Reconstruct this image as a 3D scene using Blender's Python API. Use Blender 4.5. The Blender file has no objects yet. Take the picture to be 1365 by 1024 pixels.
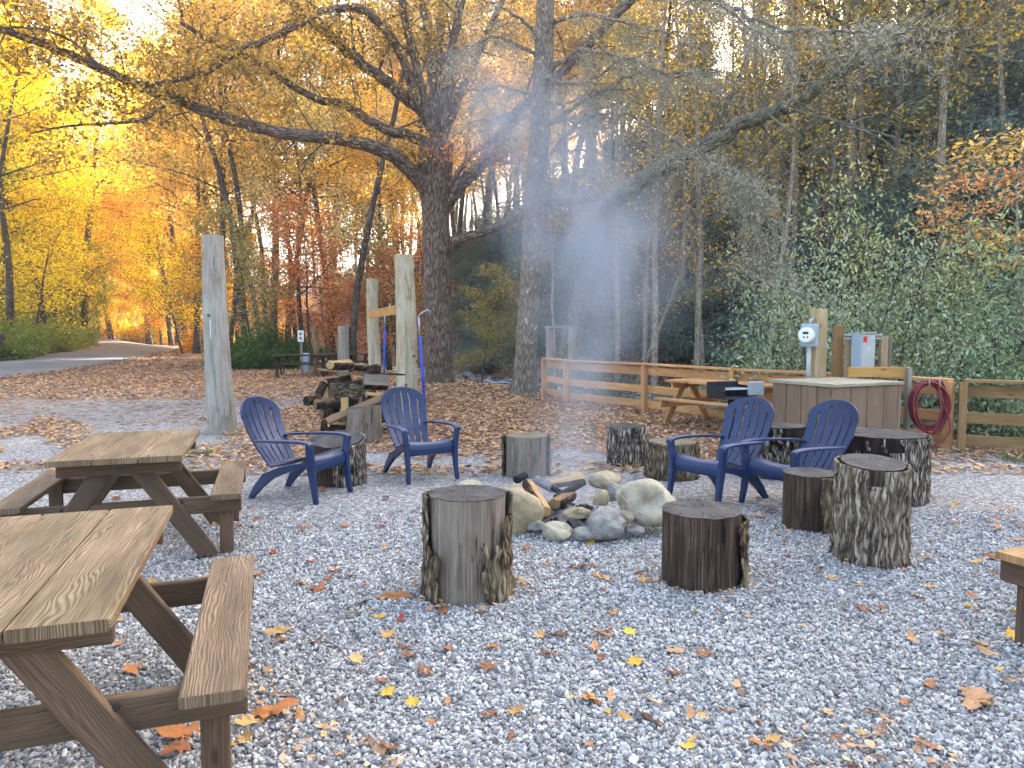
import bpy, bmesh, math, random
import numpy as np
from mathutils import Vector, Matrix, noise as mnoise

R = math.radians
rng = random.Random(7)
nrg = np.random.RandomState(7)
scene = bpy.context.scene
COL = scene.collection

# ------------------------------------------------------------------ camera
F = 960.0
PITCH = R(4.1)
CAMH = 1.5
cam_d = bpy.data.cameras.new('camera')
cam = bpy.data.objects.new('camera', cam_d)
COL.objects.link(cam)
cam.location = (0, 0, CAMH)
cam.rotation_euler = (R(90) - PITCH, 0, 0)
cam_d.sensor_width = 36.0
cam_d.lens = 36.0 * F / 1365.0
cam_d.clip_start = 0.05
cam_d.clip_end = 2000
scene.camera = cam


def ray(x, y):
    a = (x - 682.5) / F
    b = (512.0 - y) / F
    return Vector((a, math.cos(PITCH) + b * math.sin(PITCH), -math.sin(PITCH) + b * math.cos(PITCH)))


def at(x, y, Y):
    "the point seen at photo pixel x, y at forward distance Y"
    d = ray(x, y)
    return Vector((0, 0, CAMH)) + d * (Y / d.y)


def at_z(x, y, z):
    d = ray(x, y)
    return Vector((0, 0, CAMH)) + d * ((z - CAMH) / d.z)


# ------------------------------------------------------------------ terrain
def sstep(a, b, x):
    t = np.clip((np.asarray(x, float) - a) / (b - a), 0, 1)
    return t * t * (3 - 2 * t)


def creek_s(x, y):
    return (x - 5.8) * 0.857 + (y - 20.0) * 0.514


def lump(x, y, f, ph=0.0):
    return (np.sin(x * f + 1.3 + ph) * np.cos(y * f * 1.13 + 0.7 + 2 * ph) + 0.6 * np.sin(x * f * 2.3 + y * f * 1.7 + ph))


def terrain(x, y):
    x = np.asarray(x, float); y = np.asarray(y, float)
    s = creek_s(x, y)
    z = 0.0133 * np.clip(y - 25, 0, 70) * sstep(-7, -13, s)
    z = z - 1.0 * sstep(-5.2, -2.7, s)
    cap = 54.0 - 38.0 * sstep(40, 85, y)
    h = np.clip(s - 3.0, 0, None)
    z = z + sstep(2.2, 4.0, s) * 0.5 + cap * (1 - np.exp(-1.0 * h / cap))
    z = z + lump(x, y, 0.55) * 0.22 * sstep(3, 8, s) + lump(x, y, 0.16, 2.0) * 0.9 * sstep(6, 20, s)
    z = z + lump(x, y, 0.8, 1.0) * 0.012 * sstep(3, 9, y)
    return z


def tz(x, y):
    return float(terrain(x, y))


def litter_mask(x, y):
    x = np.asarray(x, float); y = np.asarray(y, float)
    n = lump(x, y, 0.9, 0.4) * 0.9 + lump(x, y, 2.1, 1.9) * 0.5
    mid = sstep(7.6, 11.0, y + n)
    left = 0.5 * sstep(7.5, 15, y + 1.5 * n) + 0.5 * sstep(16, 25, y + n)
    right = 0.35 * sstep(7.5, 11, y + n)
    wl = sstep(-2.6, -4.6, x + 0.12 * (y - 9))
    wr = sstep(3.0, 4.4, x)
    m = mid * (1 - wl) * (1 - wr) + left * wl + right * wr
    s = creek_s(x, y)
    m = np.maximum(m, sstep(-6.0, -5.0, s) * 0.9)
    return np.clip(m, 0, 1)


# ------------------------------------------------------------------ node helpers
def srgb(r, g, b):
    def c(v):
        v /= 255.0
        return v / 12.92 if v <= 0.04045 else ((v + 0.055) / 1.055) ** 2.4
    return (c(r), c(g), c(b), 1.0)


class NT:
    def __init__(self, name):
        self.m = bpy.data.materials.new(name)
        self.m.use_nodes = True
        self.t = self.m.node_tree
        self.t.nodes.clear()
        self.out = self.t.nodes.new('ShaderNodeOutputMaterial')

    def n(self, typ, ins=None, **kw):
        nd = self.t.nodes.new('ShaderNode' + typ)
        for k, v in kw.items():
            setattr(nd, k, v)
        for k, v in (ins or {}).items():
            self.set(nd, k, v)
        return nd

    def set(self, nd, k, v):
        sock = nd.inputs[k]
        if isinstance(v, bpy.types.NodeSocket):
            self.t.links.new(v, sock)
        elif isinstance(v, bpy.types.Node):
            self.t.links.new(v.outputs[0], sock)
        else:
            sock.default_value = v

    def ramp(self, fac, stops, interp='LINEAR'):
        nd = self.t.nodes.new('ShaderNodeValToRGB')
        cr = nd.color_ramp
        cr.interpolation = interp
        while len(cr.elements) < len(stops):
            cr.elements.new(0.5)
        for e, (p, c) in zip(cr.elements, stops):
            e.position = p
            e.color = c if len(c) == 4 else (c[0], c[1], c[2], 1)
        self.set(nd, 'Fac', fac)
        return nd.outputs['Color']

    def mix(self, fac, a, b, blend='MIX'):
        nd = self.t.nodes.new('ShaderNodeMix')
        nd.data_type = 'RGBA'
        nd.blend_type = blend
        self.set(nd, 0, fac)
        self.set(nd, 6, a)
        self.set(nd, 7, b)
        return nd.outputs[2]

    def math(self, op, a, b=0.0, c=0.0, clamp=False):
        nd = self.t.nodes.new('ShaderNodeMath')
        nd.operation = op
        nd.use_clamp = clamp
        self.set(nd, 0, a); self.set(nd, 1, b); self.set(nd, 2, c)
        return nd.outputs[0]

    def mapping(self, vec, scale=(1, 1, 1), loc=(0, 0, 0), rot=(0, 0, 0)):
        nd = self.n('Mapping', {'Vector': vec, 'Scale': scale, 'Location': loc, 'Rotation': rot})
        return nd.outputs[0]

    def noise(self, vec, scale, detail=4, rough=0.55, dist=0.0):
        nd = self.n('TexNoise', {'Vector': vec, 'Scale': scale, 'Detail': detail, 'Roughness': rough, 'Distortion': dist})
        return nd.outputs['Fac']

    def bump(self, h, strength=0.5, dist=0.02, normal=None):
        ins = {'Height': h, 'Strength': strength, 'Distance': dist}
        if normal is not None:
            ins['Normal'] = normal
        return self.n('Bump', ins).outputs[0]

    def bsdf(self, color, rough=0.7, spec=0.3, normal=None, metal=0.0):
        ins = {'Base Color': color, 'Roughness': rough, 'Specular IOR Level': spec, 'Metallic': metal}
        if normal is not None:
            ins['Normal'] = normal
        b = self.n('BsdfPrincipled', ins)
        return b.outputs[0]

    def finish(self, surf):
        self.t.links.new(surf, self.out.inputs['Surface'])
        return self.m

    def uv(self):
        return self.n('UVMap').outputs[0]

    def obj(self):
        return self.n('TexCoord').outputs['Object']

    def island(self):
        return self.n('NewGeometry').outputs['Random Per Island']


def m_wood(name, dark, mid, light, green=0.0, scale=1.0, rough=0.75, greencol=(60, 72, 30), LINES=0.22):
    "weathered sawn wood, grain along U"
    t = NT(name)
    uv = t.uv()
    big = t.noise(t.mapping(uv, (0.9 * scale, 5 * scale, 1)), 1.0, 3, 0.5, 0.6)
    warp = t.noise(t.mapping(uv, (1.3 * scale, 6 * scale, 1)), 1.0, 3, 0.5)
    # growth-ring lines bent round knots
    v = t.n('SeparateXYZ', {0: uv})
    lines = t.math('SINE', t.math('MULTIPLY', t.math('ADD', v.outputs[1], t.math('MULTIPLY', warp, 0.17)), 600.0 * scale))
    lines = t.math('MULTIPLY', t.math('MULTIPLY_ADD', lines, 0.5, 0.5), t.ramp(t.noise(t.mapping(uv, (2 * scale, 9 * scale, 1)), 1.0, 3), [(.35, (.15, .15, .15, 1)), (.65, (1, 1, 1, 1))]))
    fine = t.noise(t.mapping(uv, (3 * scale, 120 * scale, 1)), 1.0, 5, 0.65)
    g = t.math('ADD', t.math('MULTIPLY', lines, LINES), t.math('MULTIPLY', fine, 1.0 - LINES * .7))
    c = t.ramp(g, [(0.25, srgb(*dark)), (0.5, srgb(*mid)), (0.78, srgb(*light))])
    c = t.mix(t.math('MULTIPLY', t.ramp(big, [(0.35, (0, 0, 0, 1)), (0.7, (1, 1, 1, 1))]), 0.55), c, srgb(*dark))
    knots = t.n('TexVoronoi', {'Vector': t.mapping(uv, (2.3 * scale, 7 * scale, 1)), 'Scale': 1.0, 'Randomness': 1.0})
    kn = t.ramp(knots.outputs['Distance'], [(0.05, (1, 1, 1, 1)), (0.12, (0, 0, 0, 1))])
    c = t.mix(t.math('MULTIPLY', kn, 0.75), c, srgb(dark[0] * 0.6, dark[1] * 0.55, dark[2] * 0.5))
    if green > 0:
        gm = t.noise(t.obj(), 3.5, 5, 0.65)
        c = t.mix(t.math('MULTIPLY', t.ramp(gm, [(0.45, (0, 0, 0, 1)), (0.72, (1, 1, 1, 1))]), green), c, srgb(*greencol))
    oi = t.n('ObjectInfo').outputs['Random']
    hs = t.n('HueSaturation', {'Color': c, 'Value': t.math('MULTIPLY_ADD', oi, 0.25, 0.88)})
    b = t.bump(g, 0.6, 0.004)
    return t.finish(t.bsdf(hs.outputs[0], rough, 0.25, b))


def m_peeled(name, dark, mid, light, stain=(84, 66, 50), crackw=0.05, moss=0.0, grain=1.0):
    "barkless weathered log: U along the log, V round it, in metres"
    t = NT(name)
    uv = t.uv()
    fine = t.noise(t.mapping(uv, (2.2, 95 * grain, 1)), 1.0, 6, 0.7, 0.2)
    mid_ = t.noise(t.mapping(uv, (1.2, 16 * grain, 1)), 1.0, 4, 0.6, 0.4)
    c = t.ramp(t.math('ADD', t.math('MULTIPLY', fine, .6), t.math('MULTIPLY', mid_, .4)), [(0.3, srgb(*dark)), (0.5, srgb(*mid)), (0.68, srgb(*light))])
    ob = t.obj()
    pat = t.noise(t.mapping(ob, (1, 1, .5)), 4.5, 6, 0.65)
    c = t.mix(t.math('MULTIPLY', t.ramp(pat, [(.5, (0, 0, 0, 1)), (.68, (1, 1, 1, 1))]), .55), c, srgb(*stain))
    ck = t.noise(t.mapping(uv, (1.1, 30 * grain, 1)), 1.0, 3, 0.5, 0.5)
    cr = t.ramp(t.math('ABSOLUTE', t.math('SUBTRACT', ck, .5)), [(0.0, (1, 1, 1, 1)), (crackw * .4, (0, 0, 0, 1))])
    gate = t.ramp(t.noise(t.mapping(uv, (1.6, 7, 1)), 1.0, 2), [(.52, (0, 0, 0, 1)), (.6, (1, 1, 1, 1))])
    cr = t.math('MULTIPLY', cr, gate)
    c = t.mix(t.math('MULTIPLY', cr, .85), c, srgb(dark[0] * .35, dark[1] * .33, dark[2] * .3))
    if moss:
        z = t.n('SeparateXYZ', {0: ob}).outputs[2]
        mm = t.math('MULTIPLY', t.ramp(z, [(0.0, (1, 1, 1, 1)), (0.8, (0, 0, 0, 1))]), t.ramp(pat, [(.35, (0, 0, 0, 1)), (.6, (1, 1, 1, 1))]))
        c = t.mix(t.math('MULTIPLY', mm, moss), c, srgb(96, 96, 66))
    h = t.math('SUBTRACT', fine, cr)
    return t.finish(t.bsdf(c, .85, .18, t.bump(h, .7, .006)))


def m_bark(name, cols, scale=1.0, stretch=5.0, lichen=None, amt=0.35, bump=0.03, spots=None, moss=False):
    "bark; U runs round the stem, V along it, both in metres"
    t = NT(name)
    uv = t.uv()
    a = t.noise(t.mapping(uv, (stretch * 4 * scale, 1.1 * 4 * scale, 1)), 1.0, 6, 0.62, 0.5)
    vo = t.n('TexVoronoi', {'Vector': t.mapping(uv, (stretch * 5 * scale, 5 * scale, 1)), 'Scale': 1.0}, feature='DISTANCE_TO_EDGE')
    cr = t.ramp(vo.outputs['Distance'], [(0.0, (0, 0, 0, 1)), (0.22, (1, 1, 1, 1))])
    h = t.math('MULTIPLY', a, t.math('MULTIPLY_ADD', cr, 0.6, 0.4))
    c = t.ramp(h, [(0.12, srgb(*cols[0])), (0.38, srgb(*cols[1])), (0.62, srgb(*cols[2]))])
    ob = t.obj()
    if lichen:
        l = t.noise(ob, 2.6, 7, 0.72)
        c = t.mix(t.math('MULTIPLY', t.ramp(l, [(0.48, (0, 0, 0, 1)), (0.6, (1, 1, 1, 1))]), amt), c, srgb(*lichen))
    if spots:
        l = t.noise(t.mapping(ob, (1, 1, 0.6)), 6.5, 5, 0.7)
        c = t.mix(t.ramp(l, [(0.62, (0, 0, 0, 1)), (0.66, (1, 1, 1, 1))]), c, srgb(*spots))
    if moss:
        z = t.n('SeparateXYZ', {0: ob}).outputs[2]
        mm = t.math('MULTIPLY', t.ramp(z, [(0.0, (1, 1, 1, 1)), (0.9, (0, 0, 0, 1))]), t.ramp(t.noise(ob, 7, 4), [(0.4, (0, 0, 0, 1)), (0.6, (1, 1, 1, 1))]))
        c = t.mix(t.math('MULTIPLY', mm, 0.7), c, srgb(62, 68, 30))
    b = t.bump(h, 0.9, bump)
    return t.finish(t.bsdf(c, 0.9, 0.12, b))


def m_furrow(name, cols, fu=60.0, fv=7.0, lichen=None, amt=0.4):
    "furrowed bark in long broken ridges; U runs round the log, V up it, in metres"
    t = NT(name)
    uv = t.uv()
    warp = t.noise(t.mapping(uv, (9, 5, 1)), 1.0, 3, 0.6)
    cv = t.n('SeparateXYZ', {0: uv})
    u2 = t.math('ADD', cv.outputs[0], t.math('MULTIPLY', warp, 0.05))
    cc = t.n('CombineXYZ', {0: t.math('MULTIPLY', u2, fu), 1: t.math('MULTIPLY', cv.outputs[1], fv)})
    a = t.noise(cc.outputs[0], 1.0, 2, 0.5)
    ridge = t.math('SUBTRACT', 1.0, t.math('MULTIPLY', t.math('ABSOLUTE', t.math('SUBTRACT', a, 0.5)), 5.0), clamp=True)
    cc2 = t.n('CombineXYZ', {0: t.math('MULTIPLY', u2, fu * 3), 1: t.math('MULTIPLY', cv.outputs[1], fv * 9)})
    b = t.noise(cc2.outputs[0], 1.0, 4, 0.65)
    h = t.math('MULTIPLY_ADD', t.math('SUBTRACT', 1.0, ridge), 0.65, t.math('MULTIPLY', b, 0.35))
    c = t.ramp(h, [(0.2, srgb(*cols[0])), (0.5, srgb(*cols[1])), (0.82, srgb(*cols[2]))])
    ob = t.obj()
    if lichen:
        l = t.noise(ob, 5.0, 7, 0.75)
        c = t.mix(t.math('MULTIPLY', t.ramp(l, [(0.46, (0, 0, 0, 1)), (0.62, (1, 1, 1, 1))]), amt), c, srgb(*lichen))
    return t.finish(t.bsdf(c, 0.9, 0.12, t.bump(h, 1.0, 0.012)))


def m_leaf(name, hue=0.03, val=(0.55, 1.25), sat=(0.8, 1.1), trans=0.45, rough=0.5, spec=0.3):
    "one leaf per mesh island; the colour of the plant is the object's colour"
    t = NT(name)
    r = t.island()
    wn = t.n('TexWhiteNoise', {'W': t.math('MULTIPLY', r, 917.0)}, noise_dimensions='1D')
    s = t.n('SeparateXYZ', {0: wn.outputs['Color']})
    oi = t.n('ObjectInfo')
    # clumps of a slightly different season
    cl = t.noise(t.obj(), 0.45, 3, 0.6)
    hfac = t.math('ADD', t.math('MULTIPLY_ADD', s.outputs[0], 2 * hue, 0.5 - hue), t.math('MULTIPLY_ADD', cl, 2.4 * hue, -1.2 * hue))
    hs = t.n('HueSaturation', {'Color': oi.outputs['Color'], 'Hue': hfac,
                               'Saturation': t.math('MULTIPLY_ADD', s.outputs[1], sat[1] - sat[0], sat[0]),
                               'Value': t.math('MULTIPLY_ADD', s.outputs[2], val[1] - val[0], val[0])})
    c = hs.outputs[0]
    d = t.bsdf(c, rough, spec)
    tr = t.n('BsdfTranslucent', {'Color': c}).outputs[0]
    mx = t.n('MixShader', {0: trans, 1: d, 2: tr})
    return t.finish(mx.outputs[0])


def m_plain(name, col, rough=0.5, spec=0.4, metal=0.0, var=0.15, nscale=8.0, bump=0.15):
    t = NT(name)
    n_ = t.noise(t.obj(), nscale, 6, 0.6)
    d = tuple(v * (1 - var) for v in srgb(*col)[:3]) + (1,)
    l = tuple(min(1, v * (1 + var)) for v in srgb(*col)[:3]) + (1,)
    c = t.ramp(n_, [(0.3, d), (0.7, l)])
    rr = t.math('MULTIPLY_ADD', n_, 0.2, rough - 0.1)
    return t.finish(t.bsdf(c, rr, spec, t.bump(n_, bump, 0.003), metal))


# ------------------------------------------------------------------ mesh helpers
class MB:
    def __init__(self):
        self.v = []; self.f = []; self.uv = []; self.mi = []; self.sm = []

    def add(self, vs, fs, uvs=None, mi=0, smooth=False):
        o = len(self.v)
        self.v.extend(vs)
        for k, f in enumerate(fs):
            self.f.append(tuple(i + o for i in f))
            self.uv.append(uvs[k] if uvs else [(0.0, 0.0)] * len(f))
            self.mi.append(mi); self.sm.append(smooth)

    def beam(self, p0, p1, w, h, up=(0, 0, 1), ch=0.004, mi=0, seg=1, wob=0.0, taper=1.0):
        "a sawn board or timber from p0 to p1, w wide and h deep along up, chamfered edges"
        p0 = Vector(p0); p1 = Vector(p1)
        d = (p1 - p0); L = d.length; d.normalize()
        up = Vector(up)
        s = d.cross(up)
        if s.length < 1e-5:
            s = d.cross(Vector((1, 0, 0)))
        s.normalize()
        u = s.cross(d).normalized()
        a, b = w / 2, h / 2
        c = min(ch, a * 0.45, b * 0.45)
        prof = [(-a + c, -b), (a - c, -b), (a, -b + c), (a, b - c), (a - c, b), (-a + c, b), (-a, b - c), (-a, -b + c)]
        per = [0.0]
        for i in range(8):
            q, r_ = prof[i], prof[(i + 1) % 8]
            per.append(per[-1] + math.hypot(q[0] - r_[0], q[1] - r_[1]))
        off = rng.random() * 7; offv = rng.random() * 9
        vs = []; fs = []; us = []
        # rings: tiny chamfer at both ends
        ts = [(0.0, 1 - c / max(a, b)), (c, 1.0)] + [(L * i / seg, 1.0) for i in range(1, seg)] + [(L - c, 1.0), (L, 1 - c / max(a, b))]
        for (tt, sc) in ts:
            w1 = (rng.uniform(-wob, wob), rng.uniform(-wob, wob)) if wob else (0, 0)
            tp = 1 + (taper - 1) * tt / L
            for (x, y) in prof:
                vs.append(p0 + d * tt + s * (x * sc * tp + w1[0]) + u * (y * sc * tp + w1[1]))
        for k in range(len(ts) - 1):
            for i in range(8):
                j = (i + 1) % 8
                fs.append((k * 8 + i, k * 8 + j, (k + 1) * 8 + j, (k + 1) * 8 + i))
                us.append([(off + ts[k][0], offv + per[i]), (off + ts[k][0], offv + per[i + 1]),
                           (off + ts[k + 1][0], offv + per[i + 1]), (off + ts[k + 1][0], offv + per[i])])
        fs.append(tuple(range(7, -1, -1))); us.append([(off + prof[i][1] * 0.4, offv + prof[i][0]) for i in range(7, -1, -1)])
        e = (len(ts) - 1) * 8
        fs.append(tuple(e + i for i in range(8))); us.append([(off + prof[i][1] * 0.4, offv + prof[i][0]) for i in range(8)])
        self.add(vs, fs, us, mi)

    def tube(self, pts, rad, sides=6, mi=0, cap=True, rough=0.0, seed=0.0, smooth=True, twist=0.0):
        pts = [Vector(p) for p in pts]
        n = len(pts)
        if isinstance(rad, (int, float)):
            rad = [rad] * n
        d0 = (pts[1] - pts[0]).normalized()
        ref = Vector((0, 0, 1)) if abs(d0.z) < 0.9 else Vector((1, 0, 0))
        a = d0.cross(ref).normalized()
        vs = []; fs = []; us = []
        ln = 0.0; lens = []
        for i in range(n):
            if i > 0:
                ln += (pts[i] - pts[i - 1]).length
            lens.append(ln)
            d = (pts[min(i + 1, n - 1)] - pts[max(i - 1, 0)])
            if d.length < 1e-9:
                d = d0
            d = d.normalized()
            a = (a - d * a.dot(d))
            if a.length < 1e-6:
                a = d.orthogonal()
            a.normalize()
            b = d.cross(a)
            for k in range(sides):
                th = 2 * math.pi * k / sides + twist * i
                r = rad[i]
                if rough:
                    q = Vector((math.cos(th) * 2.2, math.sin(th) * 2.2, ln * 1.2 + seed))
                    r *= 1 + rough * mnoise.noise(q)
                vs.append(pts[i] + a * (r * math.cos(th)) + b * (r * math.sin(th)))
        off = rng.random() * 5
        cir = 2 * math.pi * max(rad)
        for i in range(n - 1):
            for k in range(sides):
                j = (k + 1) % sides
                fs.append((i * sides + k, i * sides + j, (i + 1) * sides + j, (i + 1) * sides + k))
                u0, u1 = off + cir * k / sides, off + cir * (k + 1) / sides
                us.append([(u0, lens[i]), (u1, lens[i]), (u1, lens[i + 1]), (u0, lens[i + 1])])
        if cap and sides > 2:
            fs.append(tuple(range(sides - 1, -1, -1))); us.append([(off + vs[i].x, vs[i].y) for i in range(sides - 1, -1, -1)])
            e = (n - 1) * sides
            fs.append(tuple(e + k for k in range(sides))); us.append([(off + vs[e + k].x, vs[e + k].y) for k in range(sides)])
        self.add(vs, fs, us, mi, smooth)

    def grid(self, fn, nu, nv, skip=None, mi=0, smooth=True, close_u=False):
        vs = [fn(i / (nu if close_u else nu), j / nv) for j in range(nv + 1) for i in range(nu + (0 if close_u else 1))]
        w = nu if close_u else nu + 1
        fs = []; us = []
        for j in range(nv):
            for i in range(nu):
                if skip and skip((i + 0.5) / nu, (j + 0.5) / nv):
                    continue
                i2 = (i + 1) % w
                fs.append((j * w + i, j * w + i2, (j + 1) * w + i2, (j + 1) * w + i))
                us.append([(i / nu, j / nv), ((i + 1) / nu, j / nv), ((i + 1) / nu, (j + 1) / nv), (i / nu, (j + 1) / nv)])
        self.add(vs, fs, us, mi, smooth)

    def build(self, name, mats, parent=None, solid=0.0, bevel=0.0, bevseg=2, center=None):
        me = bpy.data.meshes.new(name)
        c = Vector(center) if center is not None else None
        vs = [tuple(Vector(v) - c) if c is not None else tuple(v) for v in self.v]
        me.from_pydata(vs, [], self.f)
        uvl = me.uv_layers.new(name='UVMap')
        flat = []
        for u in self.uv:
            for q in u:
                flat.extend(q)
        uvl.data.foreach_set('uv', flat)
        if not isinstance(mats, (list, tuple)):
            mats = [mats]
        for m in mats:
            me.materials.append(m)
        me.polygons.foreach_set('material_index', self.mi)
        me.polygons.foreach_set('use_smooth', self.sm)
        if solid or bevel:
            bm = bmesh.new(); bm.from_mesh(me)
            if solid:
                bmesh.ops.remove_doubles(bm, verts=[v for v in bm.verts if not v.link_faces] or [], dist=0)
                loose = [v for v in bm.verts if not v.link_faces]
                bmesh.ops.delete(bm, geom=loose, context='VERTS')
                bmesh.ops.recalc_face_normals(bm, faces=bm.faces)
                bmesh.ops.solidify(bm, geom=bm.faces[:], thickness=solid)
            if bevel:
                ed = [e for e in bm.edges if len(e.link_faces) == 2 and e.calc_face_angle(0) > 0.6]
                bmesh.ops.bevel(bm, geom=ed, offset=bevel, segments=bevseg, affect='EDGES', profile=0.6)
            bm.to_mesh(me); bm.free()
        me.update()
        o = bpy.data.objects.new(name, me)
        COL.objects.link(o)
        if c is not None:
            o.location = c
        if parent is not None:
            o.parent = parent
        return o


def np_mesh(name, verts, faces, mats, smooth=False, mi=None):
    "fast mesh from numpy arrays; faces is (n, k) with k = 3 or 4"
    me = bpy.data.meshes.new(name)
    nv, (nf, k) = len(verts), faces.shape
    me.vertices.add(nv)
    me.vertices.foreach_set('co', np.ascontiguousarray(verts, np.float32).ravel())
    me.loops.add(nf * k)
    me.loops.foreach_set('vertex_index', np.ascontiguousarray(faces, np.int32).ravel())
    me.polygons.add(nf)
    me.polygons.foreach_set('loop_start', np.arange(0, nf * k, k, dtype=np.int32))
    me.polygons.foreach_set('use_smooth', np.full(nf, smooth, bool))
    if mi is not None:
        me.polygons.foreach_set('material_index', np.asarray(mi, np.int32))
    for m in (mats if isinstance(mats, (list, tuple)) else [mats]):
        me.materials.append(m)
    me.update(calc_edges=True)
    me.validate()
    return me


def link(name, me, parent=None, loc=(0, 0, 0)):
    o = bpy.data.objects.new(name, me)
    COL.objects.link(o)
    o.location = loc
    if parent is not None:
        o.parent = parent
    return o


def tag(o, label=None, cat=None, group=None, kind=None):
    if label: o['label'] = label
    if cat: o['category'] = cat
    if group: o['group'] = group
    if kind: o['kind'] = kind
    return o


def empty(name, loc, rz=0.0, label=None, cat=None, group=None):
    o = bpy.data.objects.new(name, None)
    COL.objects.link(o)
    o.location = loc
    o.rotation_euler = (0, 0, rz)
    o.empty_display_size = 0.1
    return tag(o, label, cat, group)


KIDS = {}


def copy_tree(root, loc, rz=0.0, scale=(1, 1, 1), label=None, group=None, color=None, tilt=(0, 0)):
    r = root.copy(); COL.objects.link(r)
    r.location = loc; r.rotation_euler = (tilt[0], tilt[1], rz); r.scale = scale
    if label: r['label'] = label
    if group: r['group'] = group
    for ch in KIDS.setdefault(root.name, list(root.children)):
        c = ch.copy(); COL.objects.link(c); c.parent = r
        if color and ch.name.split('.')[0] in ('crown', 'foliage'):
            c.color = color
        for g in KIDS.setdefault(ch.name, list(ch.children)):
            d = g.copy(); COL.objects.link(d); d.parent = c
    return r


def leaf_cloud(P, L, W, fold=0.25, flat=0.0, seed=1, droop=0.0, along=None):
    "leaf-sized folded quads at the points P (n,3); flat biases them to lie level"
    r_ = np.random.RandomState(seed)
    n = len(P)
    t = r_.normal(size=(n, 3))
    if along is not None:
        t = t * 0.6 + along
    t[:, 2] = t[:, 2] * (1 - flat) - droop
    t /= np.linalg.norm(t, axis=1, keepdims=True) + 1e-9
    nn = r_.normal(size=(n, 3))
    nn[:, 2] = nn[:, 2] + flat * 3
    b = np.cross(nn, t); b /= np.linalg.norm(b, axis=1, keepdims=True) + 1e-9
    nn = np.cross(t, b)
    l = (L * r_.uniform(0.6, 1.25, n))[:, None] / 2
    w = (W * r_.uniform(0.6, 1.25, n))[:, None] / 2
    fo = w * fold * r_.uniform(-1, 2, n)[:, None]
    q = 0.12
    V = np.empty((n, 4, 3))
    V[:, 0] = P - t * l
    V[:, 1] = P + b * w + nn * fo - t * l * q
    V[:, 2] = P + t * l
    V[:, 3] = P - b * w + nn * fo - t * l * q
    Fc = np.arange(n * 4).reshape(n, 4)
    return V.reshape(-1, 3), Fc
EXPOSURE = 2.95
# ------------------------------------------------------------------ materials
M = {}
M['table_top'] = m_wood('table_wood', (72, 56, 40), (130, 109, 82), (170, 148, 116), green=0.25, LINES=0.42)
M['table_leg'] = m_wood('table_leg_wood', (62, 48, 37), (104, 82, 64), (130, 107, 86), green=0.2)
M['bench_wood'] = m_wood('bench_wood', (66, 53, 40), (118, 98, 76), (152, 131, 106), green=0.1, LINES=0.36)
M['fence_wood'] = m_wood('fence_wood', (146, 100, 58), (204, 152, 98), (230, 186, 132), green=0.05)
M['fence_old'] = m_wood('fence_old_wood', (104, 76, 44), (148, 116, 74), (176, 146, 102), green=0.25)
M['new_wood'] = m_wood('new_wood', (150, 106, 50), (196, 150, 84), (220, 180, 116))
M['grey_wood'] = m_wood('grey_wood', (92, 84, 72), (150, 140, 122), (190, 180, 160))
M['pale_wood'] = m_wood('pale_wood', (120, 98, 66), (186, 164, 124), (216, 198, 160))
M['peeled_post'] = m_peeled('peeled_post_wood', (112, 104, 92), (162, 155, 142), (192, 188, 178), (128, 112, 88), moss=.35)
M['peeled_pale'] = m_peeled('peeled_pale_wood', (120, 106, 82), (184, 172, 142), (212, 204, 180), (132, 104, 70))
M['stump_grey'] = m_peeled('stump_grey_wood', (70, 58, 48), (124, 112, 98), (160, 150, 136), (92, 74, 56), .07)
M['stump_brown'] = m_peeled('stump_brown_wood', (27, 22, 19), (64, 51, 41), (122, 104, 86), (26, 21, 18), .09)
M['stump_black'] = m_peeled('stump_black_wood', (14, 11, 10), (36, 28, 25), (88, 70, 60), (12, 10, 10), .09)
M['bark_grey'] = m_furrow('stump_bark_grey', [(44, 34, 26), (112, 96, 76), (160, 144, 118)], 44, 5, (140, 136, 104), .3)
M['bark_pale'] = m_furrow('stump_bark_pale', [(30, 24, 20), (128, 116, 102), (186, 176, 158)], 46, 6)
M['bark_mossy'] = m_furrow('stump_bark_mossy', [(54, 46, 38), (140, 127, 110), (188, 176, 156)], 46, 4.5, (112, 100, 72), .35)
M['firebark'] = m_bark('firewood_bark', [(26, 20, 16), (70, 54, 42), (108, 90, 72)], 1.5, 3.0, bump=0.015)
M['split'] = m_wood('split_wood', (140, 104, 62), (188, 154, 104), (216, 190, 142), scale=0.7)
M['split_old'] = m_wood('split_old_wood', (84, 62, 42), (132, 106, 76), (170, 146, 112), scale=0.7)


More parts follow.
